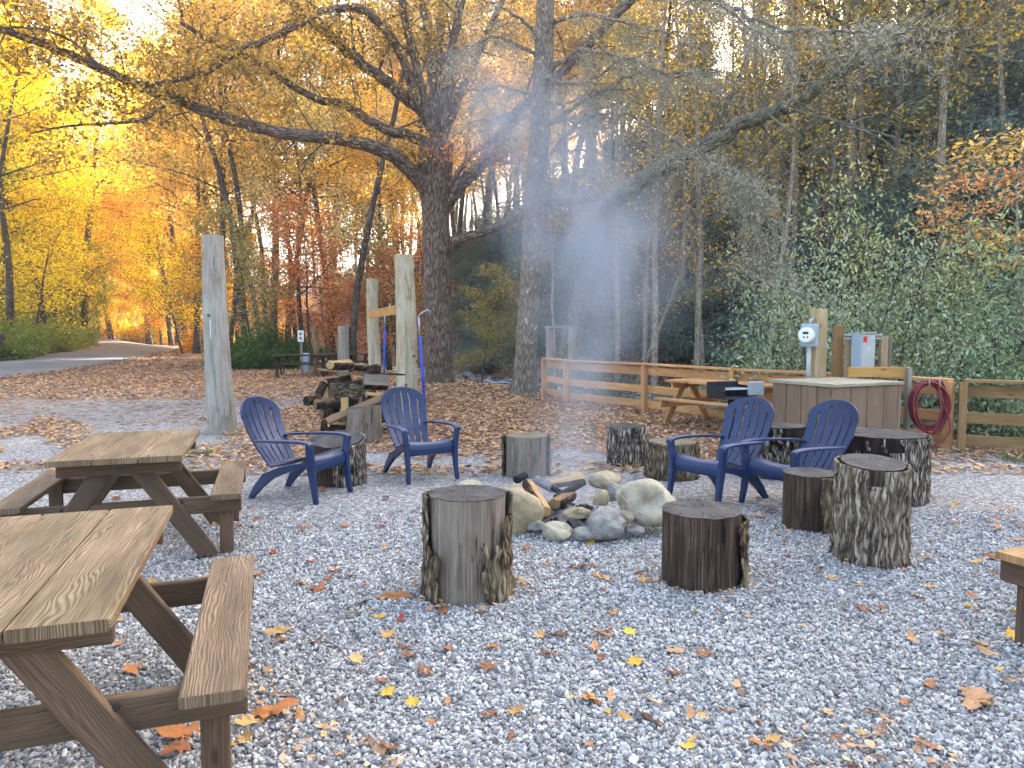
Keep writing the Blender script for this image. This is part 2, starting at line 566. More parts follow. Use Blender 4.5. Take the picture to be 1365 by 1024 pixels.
def endgrain(name, a, b, c):
    t = NT(name)
    ob = t.obj()
    sp = t.n('SeparateXYZ', {0: ob})
    rad = t.math('SQRT', t.math('ADD', t.math('MULTIPLY', sp.outputs[0], sp.outputs[0]), t.math('MULTIPLY', sp.outputs[1], sp.outputs[1])))
    wob = t.noise(ob, 6, 3)
    rings = t.math('MULTIPLY_ADD', t.math('SINE', t.math('MULTIPLY', t.math('ADD', rad, t.math('MULTIPLY', wob, 0.05)), 620.0)), 0.5, 0.5)
    ang = t.math('ARCTAN2', sp.outputs[1], sp.outputs[0])
    cv = t.n('CombineXYZ', {0: t.math('MULTIPLY', ang, 5.0), 1: t.math('MULTIPLY', rad, 3.0)})
    ck = t.noise(cv.outputs[0], 2.2, 5, 0.7)
    crack = t.ramp(ck, [(0.39, (1, 1, 1, 1)), (0.46, (0, 0, 0, 1))])
    big = t.noise(ob, 5, 5, 0.6)
    col = t.ramp(t.math('ADD', t.math('MULTIPLY', rings, 0.35), t.math('MULTIPLY', big, 0.65)), [(0.2, srgb(*a)), (0.5, srgb(*b)), (0.8, srgb(*c))])
    col = t.mix(t.math('MULTIPLY', crack, 0.8), col, srgb(a[0] * .5, a[1] * .5, a[2] * .5))
    h = t.math('SUBTRACT', t.math('MULTIPLY', rings, 0.3), crack)
    return t.finish(t.bsdf(col, 0.85, 0.2, t.bump(h, 0.7, 0.006)))


M['end_dark'] = endgrain('weathered_end_grain', (26, 25, 25), (60, 58, 57), (126, 122, 116))
M['end_pale'] = endgrain('fresh_end_grain', (84, 74, 58), (122, 110, 88), (152, 140, 116))


def m_plastic():
    t = NT('navy_plastic')
    ob = t.obj()
    n1 = t.noise(ob, 3.0, 5, 0.6)
    n2 = t.noise(ob, 60.0, 3, 0.6)
    c = t.ramp(n1, [(0.3, srgb(13, 34, 68)), (0.55, srgb(19, 43, 82)), (0.75, srgb(38, 50, 76))])
    c = t.mix(t.ramp(n2, [(0.66, (0, 0, 0, 1)), (0.74, (0.5, 0.5, 0.5, 1))]), c, srgb(120, 124, 140))
    nr = t.n('NewGeometry')
    nz = t.n('SeparateXYZ', {0: nr.outputs['Normal']}).outputs[2]
    dust = t.math('MULTIPLY', t.ramp(nz, [(0.3, (0, 0, 0, 1)), (0.95, (1, 1, 1, 1))]), t.math('MULTIPLY', n1, 0.35))
    c = t.mix(dust, c, srgb(130, 130, 140))
    return t.finish(t.bsdf(c, t.math('MULTIPLY_ADD', n1, 0.25, 0.33), 0.45, t.bump(n2, 0.08, 0.002)))


M['plastic'] = m_plastic()


def m_rock(name, a, b, c, sc=5.0):
    t = NT(name)
    ob = t.obj()
    n1 = t.noise(ob, sc, 7, 0.65, 0.3)
    n2 = t.noise(ob, sc * 9, 4, 0.7)
    col = t.ramp(t.math('ADD', t.math('MULTIPLY', n1, 0.7), t.math('MULTIPLY', n2, 0.3)), [(0.3, srgb(*a)), (0.5, srgb(*b)), (0.7, srgb(*c))])
    sp = t.noise(ob, 110, 2, 0.5)
    col = t.mix(t.ramp(sp, [(0.62, (0, 0, 0, 1)), (0.7, (0.7, 0.7, 0.7, 1))]), col, srgb(a[0] * .6, a[1] * .6, a[2] * .6))
    return t.finish(t.bsdf(col, 0.85, 0.25, t.bump(t.math('ADD', n1, t.math('MULTIPLY', n2, 0.4)), 0.6, 0.02)))


M['rock_tan'] = m_rock('tan_sandstone', (112, 98, 74), (156, 141, 112), (184, 171, 142))
M['rock_grey'] = m_rock('grey_stone', (92, 90, 84), (136, 134, 126), (170, 168, 160), 7)
M['rock_pale'] = m_rock('pale_stone', (124, 116, 98), (166, 157, 134), (196, 188, 166), 6)
M['rock_creek'] = m_rock('creek_stone', (70, 68, 64), (120, 118, 112), (170, 168, 164), 3)
M['char'] = m_plain('charred_wood', (34, 32, 32), 0.8, 0.2, 0, 0.6, 25, 0.8)
M['ash'] = m_plain('ash', (120, 118, 118), 0.95, 0.1, 0, 0.55, 22, 0.9)
M['cab_wall'] = None
M['steel'] = m_plain('galvanised_steel', (168, 176, 182), 0.42, 0.5, 0.55, 0.12, 14, 0.1)
M['black_iron'] = m_plain('black_iron', (36, 37, 40), 0.6, 0.4, 0.3, 0.3, 20, 0.2)
M['rust_iron'] = m_plain('dark_plate', (52, 44, 40), 0.7, 0.3, 0.1, 0.4, 18, 0.3)
M['box_grey'] = m_plain('grey_enamel', (176, 180, 176), 0.45, 0.45, 0.0, 0.06, 6, 0.04)
M['box_blue'] = m_plain('blue_grey_enamel', (150, 168, 178), 0.45, 0.45, 0.0, 0.06, 6, 0.04)
M['white'] = m_plain('white_paint', (220, 220, 214), 0.5, 0.4, 0.0, 0.05, 6, 0.03)
M['meter_white'] = m_plain('meter_face', (226, 228, 214), 0.3, 0.5, 0.0, 0.04, 6, 0.03)
M['black'] = m_plain('black_paint', (24, 24, 26), 0.5, 0.4, 0, 0.2, 10, 0.05)
M['red_label'] = m_plain('red_label', (206, 60, 52), 0.5, 0.3, 0, 0.06, 10, 0.02)
M['hose'] = m_plain('red_hose', (116, 34, 40), 0.5, 0.4, 0, 0.18, 8, 0.05)
M['blue_pole'] = m_plain('blue_fibreglass', (34, 76, 190), 0.4, 0.45, 0, 0.1, 8, 0.03)
M['paper'] = m_plain('paper', (222, 224, 222), 0.8, 0.2, 0, 0.05, 10, 0.02)
M['brown_ply'] = m_wood('brown_siding', (104, 84, 64), (140, 117, 94), (156, 134, 110), scale=0.8)
M['pale_ply'] = m_wood('pale_plywood', (130, 120, 98), (176, 166, 140), (198, 190, 166), scale=0.7)

# ------------------------------------------------------------------ chairs
CH = 0.92


def chair(name, loc, face, label):
    """plastic fan-back garden chair, facing the direction FACE (x, y)"""
    rz = math.atan2(face[1], face[0]) - math.pi / 2
    root = empty(name, loc, rz, label, 'chair', 'navy plastic chairs round the fire pit')
    root.scale = (.9, .92, .98)
    P = M['plastic']
    # seat: curved, front lip rolled down
    s = MB()
    prof = [(0.335, 0.275), (0.338, 0.335), (0.325, 0.372), (0.285, 0.388), (0.2, 0.374), (0.1, 0.345), (0.0, 0.315), (-0.1, 0.288), (-0.2, 0.27), (-0.26, 0.285)]

    def seatf(u, v):
        k = v * (len(prof) - 1); i = min(int(k), len(prof) - 2); f = k - i
        y = prof[i][0] * (1 - f) + prof[i + 1][0] * f; z = prof[i][1] * (1 - f) + prof[i + 1][1] * f
        wd = 0.275 - 0.055 * v
        x = (u * 2 - 1) * wd
        return (x, y, z + 0.018 * (u * 2 - 1) ** 2 * min(1, v * 3) * (1 if v > 0.25 else v * 4))
    slots = [(k + 1) / 6 for k in range(5)]
    s.grid(seatf, 30, 27, skip=lambda u, v: 0.4 < v < 0.9 and min(abs(u - q) for q in slots) < 0.018)
    s.build('seat', P, root, solid=-0.012)
    # backrest: fan with arched top, concave, slots in two tiers
    b = MB()

    def backf(u, v):
        w = 0.205 + 0.075 * math.sin(min(v, 0.72) / 0.72 * math.pi / 2)
        if v > 0.72:
            q = (v - 0.72) / 0.28
            w = 0.28 * (max(0.0, 1 - q ** 2.4)) ** 0.62 + 0.012
        x = (u * 2 - 1) * w
        arch = 0.0
        L = 0.78
        t = v * L
        y = -0.235 - 0.42 * t - 0.06 * math.sin(v * 3.0)
        z = 0.285 + t * 0.86 * (CH - 0.285) / (0.78 * 0.86) + arch
        y += 0.055 * (x / 0.28) ** 2
        return (x, y, z)

    def bskip(u, v):
        if 0.04 < v < 0.27 or 0.34 < v < 0.93 - 0.32 * (u * 2 - 1) ** 2:
            return min(abs(u - q) for q in slots) < 0.017
        return False
    b.grid(backf, 60, 44, skip=bskip)
    b.build('backrest', P, root, solid=0.014)
    for sx in (-1, 1):
        a = MB()
        # arm: flat board sweeping from the back round to the front leg
        ap = [(-0.235, -0.37, 0.535, .026), (-0.29, -0.28, 0.545, .032), (-0.325, -0.1, 0.555, .038), (-0.335, 0.1, 0.565, .042), (-0.33, 0.26, 0.565, .042), (-0.325, 0.345, 0.555, .040), (-0.322, 0.372, 0.53, .038)]
        vs = []; fs = []
        for (x, y, z, w) in ap:
            x = -x * sx
            vs += [(x - w, y, z), (x + w, y, z), (x + w, y, z - 0.022), (x - w, y, z - 0.022)]
        for k in range(len(ap) - 1):
            for i in range(4):
                j = (i + 1) % 4
                fs.append((k * 4 + i, k * 4 + j, k * 4 + 4 + j, k * 4 + 4 + i))
        fs += [(3, 2, 1, 0), tuple(len(vs) - 4 + i for i in range(4))]
        a.add(vs, fs)
        a.build('armrest', P, root, bevel=0.006)
        # front leg: broad blade from the arm down to the ground
        l = MB()
        lp = [(0.322, 0.352, 0.545, .045, .022), (0.31, 0.352, 0.45, .052, .02), (0.296, 0.345, 0.37, .058, .022), (0.288, 0.352, 0.28, .05, .024), (0.29, 0.372, 0.14, .038, .022), (0.296, 0.395, 0.0, .03, .020)]
        vs = []; fs = []
        for (x, y, z, d, w) in lp:
            x *= sx
            vs += [(x - w, y - d, z), (x + w, y - d, z), (x + w, y + d * .45, z), (x - w, y + d * .45, z)]
        for k in range(len(lp) - 1):
            for i in range(4):
                j = (i + 1) % 4
                fs.append((k * 4 + j, k * 4 + i, k * 4 + 4 + i, k * 4 + 4 + j))
        fs += [(0, 1, 2, 3), tuple(len(vs) - 1 - i for i in range(4))]
        l.add(vs, fs)
        l.build('leg', P, root, bevel=0.006)
        # rear leg: swept backwards, with the side rail that carries the seat
        l = MB()
        lp = [(0.276, 0.30, 0.352, .02, .035), (0.262, 0.1, 0.318, .02, .04), (0.25, -0.06, 0.275, .022, .055), (0.252, -0.2, 0.205, .022, .058), (0.268, -0.3, 0.11, .022, .042), (0.286, -0.385, 0.0, .02, .03)]
        vs = []; fs = []
        for k, (x, y, z, w, hgt) in enumerate(lp):
            x *= sx
            if k < 3:
                vs += [(x - w, y, z + hgt * .5), (x + w, y, z + hgt * .5), (x + w, y, z - hgt), (x - w, y, z - hgt)]
            else:
                vs += [(x - w, y - hgt, z + hgt * .4 * (k < 5)), (x + w, y - hgt, z + hgt * .4 * (k < 5)), (x + w, y + hgt, z - hgt * .3 * (k < 5)), (x - w, y + hgt, z - hgt * .3 * (k < 5))]
        for k in range(len(lp) - 1):
            for i in range(4):
                j = (i + 1) % 4
                a_, b_, c_, d_ = k * 4 + i, k * 4 + j, k * 4 + 4 + j, k * 4 + 4 + i
                fs.append((a_, b_, c_, d_))
        fs += [(3, 2, 1, 0), tuple(len(vs) - 4 + i for i in range(4))]
        l.add(vs, fs)
        l.build('leg', P, root, bevel=0.006)
    return root


chair('garden_chair', (-1.95, 6.58, 0), (0.95, -0.36), 'navy plastic fan-back chair turned sideways, between the rear picnic table and the broken stump')
chair('garden_chair', (-0.97, 7.48, 0), (0.5, -0.87), 'navy plastic fan-back chair facing the fire in front of the woodpile')
chair('garden_chair', (1.86, 6.42, 0), (-0.80, -0.60), 'navy plastic fan-back chair with faded purplish back, nearer the fire of the right-hand pair')
chair('garden_chair', (2.46, 6.18, 0), (-0.90, -0.44), 'navy plastic fan-back chair tucked behind the short stump with peeling brown side')

# ------------------------------------------------------------------ picnic tables
def picnic(name, c, u, L, label, top='table_top', leg='table_leg', bench='bench_wood', H=0.73, zb=0.45, half=0.38, npl=3, bo=0.62, bshift=0.06, posts=True, bl=None, inset=.16, group='wooden picnic tables on the gravel'):
    """table with attached benches; U is the long direction"""
    z0 = tz(c[0], c[1])
    rz = math.atan2(u[1], u[0])
    r = empty(name, (c[0], c[1], z0), rz, label, 'picnic table', group)
    bl = bl or L
    m = MB(); w = 2 * half / npl
    for k in range(npl):
        y = -half + w * (k + 0.5)
        e0, e1 = rng.uniform(-.012, .012), rng.uniform(-.012, .012)
        m.beam((-L / 2 + e0, y, H - .019 + rng.uniform(-.002, .002)), (L / 2 + e1, y, H - .019), w - .005, .038, ch=.005)
    m.build('table_top', M[top], r)
    for sx in (-1, 1):
        xe = sx * (L / 2 - inset)
        m = MB(); m.beam((xe, -half * .93, H - .085), (xe, half * .93, H - .085), .038, .09, ch=.005)
        m.build('top_cleat', M[leg], r)
        m = MB(); m.beam((xe + bshift, -bo - .09, zb - .095), (xe + bshift, bo + .09, zb - .095), .038, .112, ch=.006)
        m.build('cross_beam', M[leg], r)
        for sy in (-1, 1):
            m = MB()
            m.beam((xe + sx * -0.04 + 0.01 * sy, sy * 0.07, H - .05), (xe - sx * .04 + 0.01 * sy, sy * 0.52, 0.0), .038, .115, up=(0, 1, 0.4), ch=.005)
            m.build('leg', M[leg], r)
            if posts:
                for (yy, zz) in ((sy * .10, H - .09), (sy * .345, zb - .095 + .03)):
                    m = MB(); xb = xe + bshift * (zz < .5) + sx * .02 if zz < .5 else xe - sx * .062
                    m.tube([(xb, yy, zz), (xb + sx * .009, yy, zz)], .011, 10, smooth=False)
                    m.build('bolt', M['rust_iron'], r)
            if posts:
                m = MB(); m.beam((xe + bshift - sx * .042, sy * (bo - .01), 0), (xe + bshift - sx * .042, sy * (bo - .01), zb - .04), .088, .04, up=(1, 0, 0), ch=.005)
                m.build('bench_post', M[leg], r)
    for sy in (-1, 1):
        m = MB(); m.beam((-bl / 2 + bshift, sy * bo, zb - .019), (bl / 2 + bshift, sy * bo, zb - .019), .185, .038, ch=.006)
        m.build('bench', M[bench], r)
    return r


U1 = (-0.32, 0.947)
picnic('picnic_table', (-1.66, 2.42), U1, 1.36, 'weathered plank picnic table nearest the viewer, with swirling wood grain on its top')
picnic('picnic_table', (-2.64, 4.98), U1, 1.30, 'weathered picnic table with mossy plank ends, standing behind the nearest picnic table')
# the bench end that shows at the right edge
picnic('picnic_table', (2.28 + 0.80 * .93 + .37 * .72, 3.4 + .80 * .37 - .93 * .72), (0.93, 0.37), 1.5, 'brown picnic table of which only a bench corner and post show at the right edge', top='fence_old', bench='fence_old', bshift=0, inset=.06)
# beside the fence
uf = Vector((0.574, -0.819))
picnic('picnic_table', (3.36, 11.45), (uf.x, uf.y), 1.85, 'yellowish picnic table beside the timber fence, behind the park grill', top='fence_wood', leg='fence_wood', bench='fence_wood', half=.36, bo=.58, posts=False)
picnic('picnic_table', (-7.2, 24.6), (0.98, 0.15), 1.9, 'dark grey picnic table far off under the trees, by the small white sign', top='firebark', leg='firebark', bench='firebark')
picnic('picnic_table', (-6.1, 26.2), (0.98, 0.1), 1.9, 'dark grey picnic table far off, partly behind the short post', top='firebark', leg='firebark', bench='firebark')

# ------------------------------------------------------------------ stumps
STUMPS = []


def stump(cx, ytop, ybot, wpx, label, core, bark=None, cover=None, slant=0.0, flare=1.06, end='end_dark', ridges=26, seed=1, lean=(0, 0), squash=1.0, nudge=0.0):
    """upright sawn log measured off the photo: centre column, top-face centre row, bottom row, width; COVER(angle, t) says where bark is left"""
    Yf = at_z(cx, ybot, 0).y
    r = wpx / 2 * Yf / F
    r = wpx / 2 * (Yf + r) / F * .97 - (.022 if bark and cover is None else .008)
    yc = Yf + r * 0.9
    r += nudge
    X = (cx - 682.5) / F * yc
    top = at(cx, ytop, yc).z
    STUMPS.append((X, yc, r))
    root = empty('log_stump', (X, yc, tz(X, yc)), rng.uniform(-.3, .3) if cover is None else 0.0, label, 'stump', 'sawn log stumps set round the fire pit')
    NA, NV = 88, 30
    to_cam = math.atan2(-yc, -X)

    def shape(th, t):
        k = 1 + 0.045 * mnoise.noise(Vector((math.cos(th) * 1.2, math.sin(th) * 1.2, seed * 3.1))) + 0.02 * mnoise.noise(Vector((math.cos(th) * 5, math.sin(th) * 5, seed + t * 1.5)))
        return r * k * (flare - (flare - 1) * min(1, t * 2.2))

    def pt(th, t, off):
        rr = shape(th, t) + off
        z = top * t
        if t > .5:
            z += slant * math.sin(th) * r * (t - .5) * 2
        return (rr * math.cos(th) + lean[0] * t, rr * math.sin(th) * squash + lean[1] * t, z)
    def cf(u, v):
        th = u * 2 * math.pi
        q = mnoise.noise(Vector((math.cos(th) * 9, math.sin(th) * 9, v * 0.8 + seed)))
        q2 = mnoise.noise(Vector((math.cos(th) * 3, math.sin(th) * 3, v * .5 + seed * 2)))
        return pt(th, v, -0.006 + .006 * q - (.02 if q2 > .38 else 0))
    m = MB()
    m.grid(cf, NA, NV, close_u=True)
    for k, f in enumerate(m.uv):
        m.uv[k] = [(q[1] * top, q[0] * 2 * math.pi * r) for q in f]
    core_o = m.build('trunk_wood', M[core], root)
    if bark:
        m = MB(); NA2, NV2 = 150, 44

        def ridge(th, t):
            p = Vector((math.cos(th) * ridges * .26, math.sin(th) * ridges * .26, t * 3.4 * top / .5 + seed))
            a = 1 - abs(mnoise.noise(p)) * 2.0
            b = mnoise.noise(Vector((math.cos(th) * ridges * .4, math.sin(th) * ridges * .4, t * 8 + seed)))
            return max(-.2, a) * 0.016 + b * 0.008

        def bf(u, v):
            th = u * 2 * math.pi
            return pt(th, v * .995, 0.008 + ridge(th, v))
        m.grid(bf, NA2, NV2, skip=(lambda u, v: not cover((u * 2 * math.pi - to_cam + math.pi) % (2 * math.pi) - math.pi, v)) if cover else None, close_u=True)
        for k, f in enumerate(m.uv):
            m.uv[k] = [(q[0] * 2 * math.pi * r, q[1] * top) for q in f]
        m.build('bark', M[bark], root, solid=-0.014)
    m = MB(); NR = 9
    def tf(u, v):
        th = u * 2 * math.pi
        e = pt(th, 1.0, 0.0)
        k = 1 - v
        cxx, cyy = lean
        return (cxx + (e[0] - cxx) * k, cyy + (e[1] - cyy) * k, top + (e[2] - top) * k + .004 + .004 * mnoise.noise(Vector((e[0] * k * 14, e[1] * k * 14, seed))))
    m.grid(tf, NA, NR, close_u=True, smooth=True)
    m.build('cut_top', M[end], root)
    return root


def nz(a, t, f=1.0, s=0.0):
    return mnoise.noise(Vector((math.cos(a) * 2 * f, math.sin(a) * 2 * f, t * 2.2 * f + s)))


# angle a: 0 faces the viewer, negative = left side as seen, positive = right... (a grows anticlockwise)
stump(622, 658, 808, 110, 'tall debarked stump nearest the viewer with ragged bark left at its lower left and right', 'stump_grey', 'bark_grey',
      lambda a, t: (a < -0.72 + .2 * nz(a, t, 2) and t < .60 + .3 * nz(a, 0, 2, 3) - .5 * (a + 1.1)) or (a > 0.38 + .12 * nz(a, t, 2.5) and t < .62 + .35 * nz(a, 0, 2, 8)) or a < -1.25 or abs(a) > 1.5, seed=3, flare=1.05, ridges=30)
stump(939, 679, 791, 113, 'dark brown peeled stump between the fire pit and the viewer, with a black streaked side', 'stump_brown', 'bark_grey', lambda a, t: a > 1.15 + .3 * nz(a, t, 2) and t < .9, seed=5, flare=1.0)
stump(1168, 616, 757, 90, 'tall stump fully covered in grey furrowed bark, in front of the wide blackened stump', 'stump_brown', 'bark_mossy', lambda a, t: not (-.1 < a < .35 and t > .84), seed=8, nudge=-.015, slant=.12, flare=1.04)
stump(1085, 630, 711, 76, 'short stump with bare reddish brown side, beside the tall grey-barked stump', 'stump_brown', 'bark_grey', lambda a, t: a > .42 + .2 * nz(a, t, 2) , seed=11, flare=1.0)
stump(1177, 578, 674, 116, 'wide blackened stump with flaking pale bark, behind the tall grey-barked stump', 'stump_black', 'bark_pale', lambda a, t: (a > .45 + .3 * nz(a, t, 2)) or nz(a, t, 3, 4) > .12 + .5 * (t - .4), seed=14, flare=1.0)
stump(1040, 568, 640, 72, 'dark-topped barked stump standing behind the two right-hand chairs', 'stump_black', 'bark_pale', lambda a, t: nz(a, t, 3, 9) > -.15 + .9 * (t - .55), seed=17, flare=1.0)
stump(898, 590, 642, 72, 'grey-barked stump with a flat top beside the arm of the purplish chair', 'stump_grey', 'bark_grey', None, seed=20, flare=1.0, end='end_pale')
stump(837, 568, 623, 51, 'small furrowed-bark stump standing alone between the fire pit and the fence', 'stump_grey', 'bark_pale', None, seed=23, flare=1.0)
stump(702, 579, 637, 60, 'smooth peeled stump wreathed in smoke right behind the fire pit', 'stump_grey', 'bark_grey', lambda a, t: abs(a) > 1.3, seed=26, flare=1.0, end='end_pale')
stump(447, 585, 649, 72, 'broken weathered stump behind the sideways chair, brown inside with grey bark on one side', 'stump_brown', 'bark_pale', lambda a, t: a > -.1 + .15 * nz(a, t, 2), seed=29, flare=1.02, slant=.2)

# ------------------------------------------------------------------ rocks of the fire ring
def rock(cx, cy, w, h, Y, label, mat, seed, depth=None, dent=None, rot=0.0, name='fire_ring_rock', group='rocks of the fire ring', cat='rock', sub=5, amp=0.22, flatten=0.35):
    c = at(cx, cy, Y)
    rx, rz_ = w / 2 * Y / F, h / 2 * Y / F
    ry = depth if depth else rx * 0.85
    bm = bmesh.new()
    bmesh.ops.create_icosphere(bm, subdivisions=sub, radius=1.0)
    for v in bm.verts:
        p = v.co.copy()
        n1 = mnoise.noise(p * 0.9 + Vector((seed * 1.7, seed, 0)))
        n2 = mnoise.noise(p * 2.2 + Vector((seed, 0, seed * 2.1)))
        n3 = mnoise.noise(p * 6.0 + Vector((0, seed, seed)))
        k = 1 + amp * n1 + amp * .4 * n2 + .03 * n3
        # blunt facets
        for fd in FACETS[seed % len(FACETS)]:
            dd = p.dot(fd[0])
            if dd > fd[1]:
                k -= (dd - fd[1]) * 0.55
        q = p * k
        if dent:
            dv = (p - Vector(dent[0]).normalized()).length
            q -= Vector(dent[0]).normalized() * max(0, 1 - dv / dent[1]) ** 2 * dent[2] * 1.6
        if q.z < -0.6:
            q.z = -0.6 + (q.z + .6) * flatten
        v.co = Vector((q.x * rx, q.y * ry, q.z * rz_))
    for f in bm.faces:
        f.smooth = True
    me = bpy.data.meshes.new(name); bm.to_mesh(me); bm.free()
    me.materials.append(M[mat])
    o = link(name, me, loc=c)
    o.rotation_euler = (0, rot, 0)
    return tag(o, label, cat, group)


FACETS = []
for k in range(7):
    fr = random.Random(k + 40)
    FACETS.append([(Vector((fr.uniform(-1, 1), fr.uniform(-1, 1), fr.uniform(-.6, 1))).normalized(), fr.uniform(.45, .75)) for _ in range(5)])
rock(680, 681, 92, 88, 5.35, 'big smooth tan boulder at the left of the fire, behind the nearest stump', 'rock_tan', 2, depth=.27, amp=.12)
rock(855, 671, 92, 72, 5.35, 'big tan boulder with a hollow scooped in its face, right of the fire', 'rock_pale', 5, depth=.24, dent=((.2, -.9, .35), .85, .42), amp=.16, rot=.25)
rock(807, 701, 58, 44, 5.1, 'angular grey rock leaning against the hollowed boulder', 'rock_grey', 3, amp=.28)
rock(743, 709, 46, 28, 5.12, 'pale wedge-shaped rock at the front of the fire ring', 'rock_pale', 6, amp=.25)
rock(769, 683, 38, 22, 5.25, 'flat oval stone perched at the front lip of the fire', 'rock_tan', 9, amp=.1)
rock(800, 664, 24, 28, 5.4, 'egg-shaped upright stone at the inner right edge of the fire', 'rock_tan', 11, amp=.1)
rock(803, 641, 52, 27, 5.85, 'long rounded tan rock at the back of the fire ring', 'rock_tan', 12, amp=.14)
rock(846, 707, 27, 15, 5.12, 'small low greenish stone under the hollowed boulder', 'rock_grey', 4, amp=.1)
rock(822, 655, 30, 28, 5.6, 'brown slab-like rock wedged behind the hollowed boulder', 'rock_grey', 8, amp=.25, rot=-.5)
rock(690, 655, 30, 20, 5.85, 'rounded tan stone behind the big smooth boulder', 'rock_tan', 15, amp=.14)
rock(716, 700, 26, 20, 5.2, 'small round grey stone touching the big smooth boulder', 'rock_grey', 16, amp=.14)
rock(779, 712, 34, 18, 5.05, 'low flat grey stone at the very front of the fire ring', 'rock_grey', 17, amp=.16)
rock(760, 634, 36, 16, 6.05, 'low brown stone at the far back of the fire ring', 'rock_tan', 18, amp=.16)
rock(832, 690, 30, 22, 5.2, 'tan stone pressed under the front of the hollowed boulder', 'rock_tan', 19, amp=.16)
rock(626, 648, 38, 16, 6.0, 'low pale rock showing behind the top of the nearest stump', 'rock_pale', 13, amp=.15)

# ash and fire wood
def ash_bed():
    c = (0.42, 5.55)
    m = MB()
    def f(u, v):
        th = u * 2 * math.pi; r = 0.46 * v
        x, y = c[0] + r * math.cos(th) * 1.05, c[1] + r * math.sin(th)
        z = 0.13 * (1 - v ** 2) + .03 * mnoise.noise(Vector((x * 9, y * 9, 0))) * (1 - v * .6) - 0.012 * (v > .98) + .02 * mnoise.noise(Vector((x * 25, y * 25, 3)))
        return (x, y, z)
    m.grid(f, 60, 26, close_u=True)
    o = m.build('ash_bed', M['ash'])
    tag(o, 'grey heap of ash and embers inside the rock ring', 'ash', kind='stuff')


ash_bed()


def split_log(p0, p1, w, label, mats=('split', 'firebark'), name='firewood_log', group='firewood in the fire', kind='quarter', seed=0, cat='firewood', flip=True):
    """a split log: wedge section with bark on the rounded side (its own part)"""
    p0, p1 = Vector(p0), Vector(p1)
    mid = (p0 + p1) / 2
    d = (p1 - p0); L = d.length
    q = d.to_track_quat('X', 'Z')
    o_rot = q.to_euler()
    root = empty(name, mid, 0, label, cat, group)
    root.rotation_euler = o_rot
    r2 = random.Random(seed)
    roll = r2.uniform(1.6, 4.2) if flip else r2.uniform(-.5, .5)
    def prof(kind):
        if kind == 'round':
            return [(w / 2 * math.cos(a), w / 2 * math.sin(a)) for a in [2 * math.pi * k / 14 for k in range(14)]], []
        pts = [(w * .52 * math.cos(a), w * .52 * math.sin(a) - w * .12) for a in [math.pi * (-.02 + 1.04 * k / 9) for k in range(10)]]
        return pts, [(-w * .1, -w * .48)]
    arc, flat_ = prof(kind)
    arc = [(x * math.cos(roll) - y * math.sin(roll), x * math.sin(roll) + y * math.cos(roll)) for x, y in arc]
    flat_ = [(x * math.cos(roll) - y * math.sin(roll), x * math.sin(roll) + y * math.cos(roll)) for x, y in flat_]
    nseg = 7
    def ring(pts, t, k=1.0):
        jx, jy = .05 * w * mnoise.noise(Vector((t * 3, seed, 1))), .05 * w * mnoise.noise(Vector((t * 3, seed, 5)))
        return [(-L / 2 + L * t, (x * k + jx) * (1 + .08 * mnoise.noise(Vector((x * 9, t * 4, seed)))), (y * k + jy) * (1 + .08 * mnoise.noise(Vector((y * 9, t * 4, seed + 2))))) for x, y in pts]
    full = arc + flat_
    n = len(full)
    m = MB(); vs = []; fs = []; us = []
    for k in range(nseg + 1):
        vs += ring(full, k / nseg, .97)
    for k in range(nseg):
        for i in range(n):
            j = (i + 1) % n
            fs.append((k * n + i, k * n + j, (k + 1) * n + j, (k + 1) * n + i))
            us.append([(L * k / nseg, i * .03), (L * k / nseg, i * .03 + .03), (L * (k + 1) / nseg, i * .03 + .03), (L * (k + 1) / nseg, i * .03)])
    fs += [tuple(range(n - 1, -1, -1)), tuple(nseg * n + i for i in range(n))]
    us += [[(full[i][1], full[i][0]) for i in range(n - 1, -1, -1)], [(full[i][1], full[i][0]) for i in range(n)]]
    m.add(vs, fs, us, smooth=False)
    m.build('split_wood', M[mats[0]], root)
    if mats[1]:
        na = len(arc); m = MB(); vs = []; fs = []; us = []
        for k in range(nseg + 1):
            vs += ring(arc, .004 + .992 * k / nseg, 1.03)
        close = kind == 'round'
        for k in range(nseg):
            for i in range(na if close else na - 1):
                j = (i + 1) % na
                fs.append((k * na + i, k * na + j, (k + 1) * na + j, (k + 1) * na + i))
                us.append([(i * .03, L * k / nseg), (i * .03 + .03, L * k / nseg), (i * .03 + .03, L * (k + 1) / nseg), (i * .03, L * (k + 1) / nseg)])
        m.add(vs, fs, us, smooth=True)
        m.build('bark', M[mats[1]], root, solid=-.008)
    return root


split_log(at(704, 646, 5.72), at(727, 682, 5.3), .10, 'thick split log with dark end pointing at the viewer, sloping out of the fire', seed=3)
split_log(at(726, 646, 5.85), at(778, 638, 5.9), .09, 'yellow split log lying crosswise at the back of the fire', seed=5, kind='half')
split_log(at(741, 664, 5.5), at(778, 643, 5.75), .06, 'charred black stick with white ash lying across the embers', mats=('char', None), seed=7, kind='round')
split_log(at(739, 672, 5.35), at(760, 661, 5.6), .10, 'short grey-brown log stub behind the flat oval stone', mats=('split_old', 'firebark'), seed=9)
split_log(at(688, 640, 6.0), at(700, 634, 6.1), .07, 'dark burnt log end poking up behind the big smooth boulder', mats=('char', None), seed=11, kind='round')
split_log(at(716, 640, 5.95), at(737, 651, 5.7), .08, 'ash-white burnt log at the back left of the fire', mats=('ash', None), seed=13, kind='round')
split_log(at(748, 657, 5.6), at(735, 650, 5.6), .05, 'small charred branch among the embers', mats=('char', None), seed=15, kind='round')
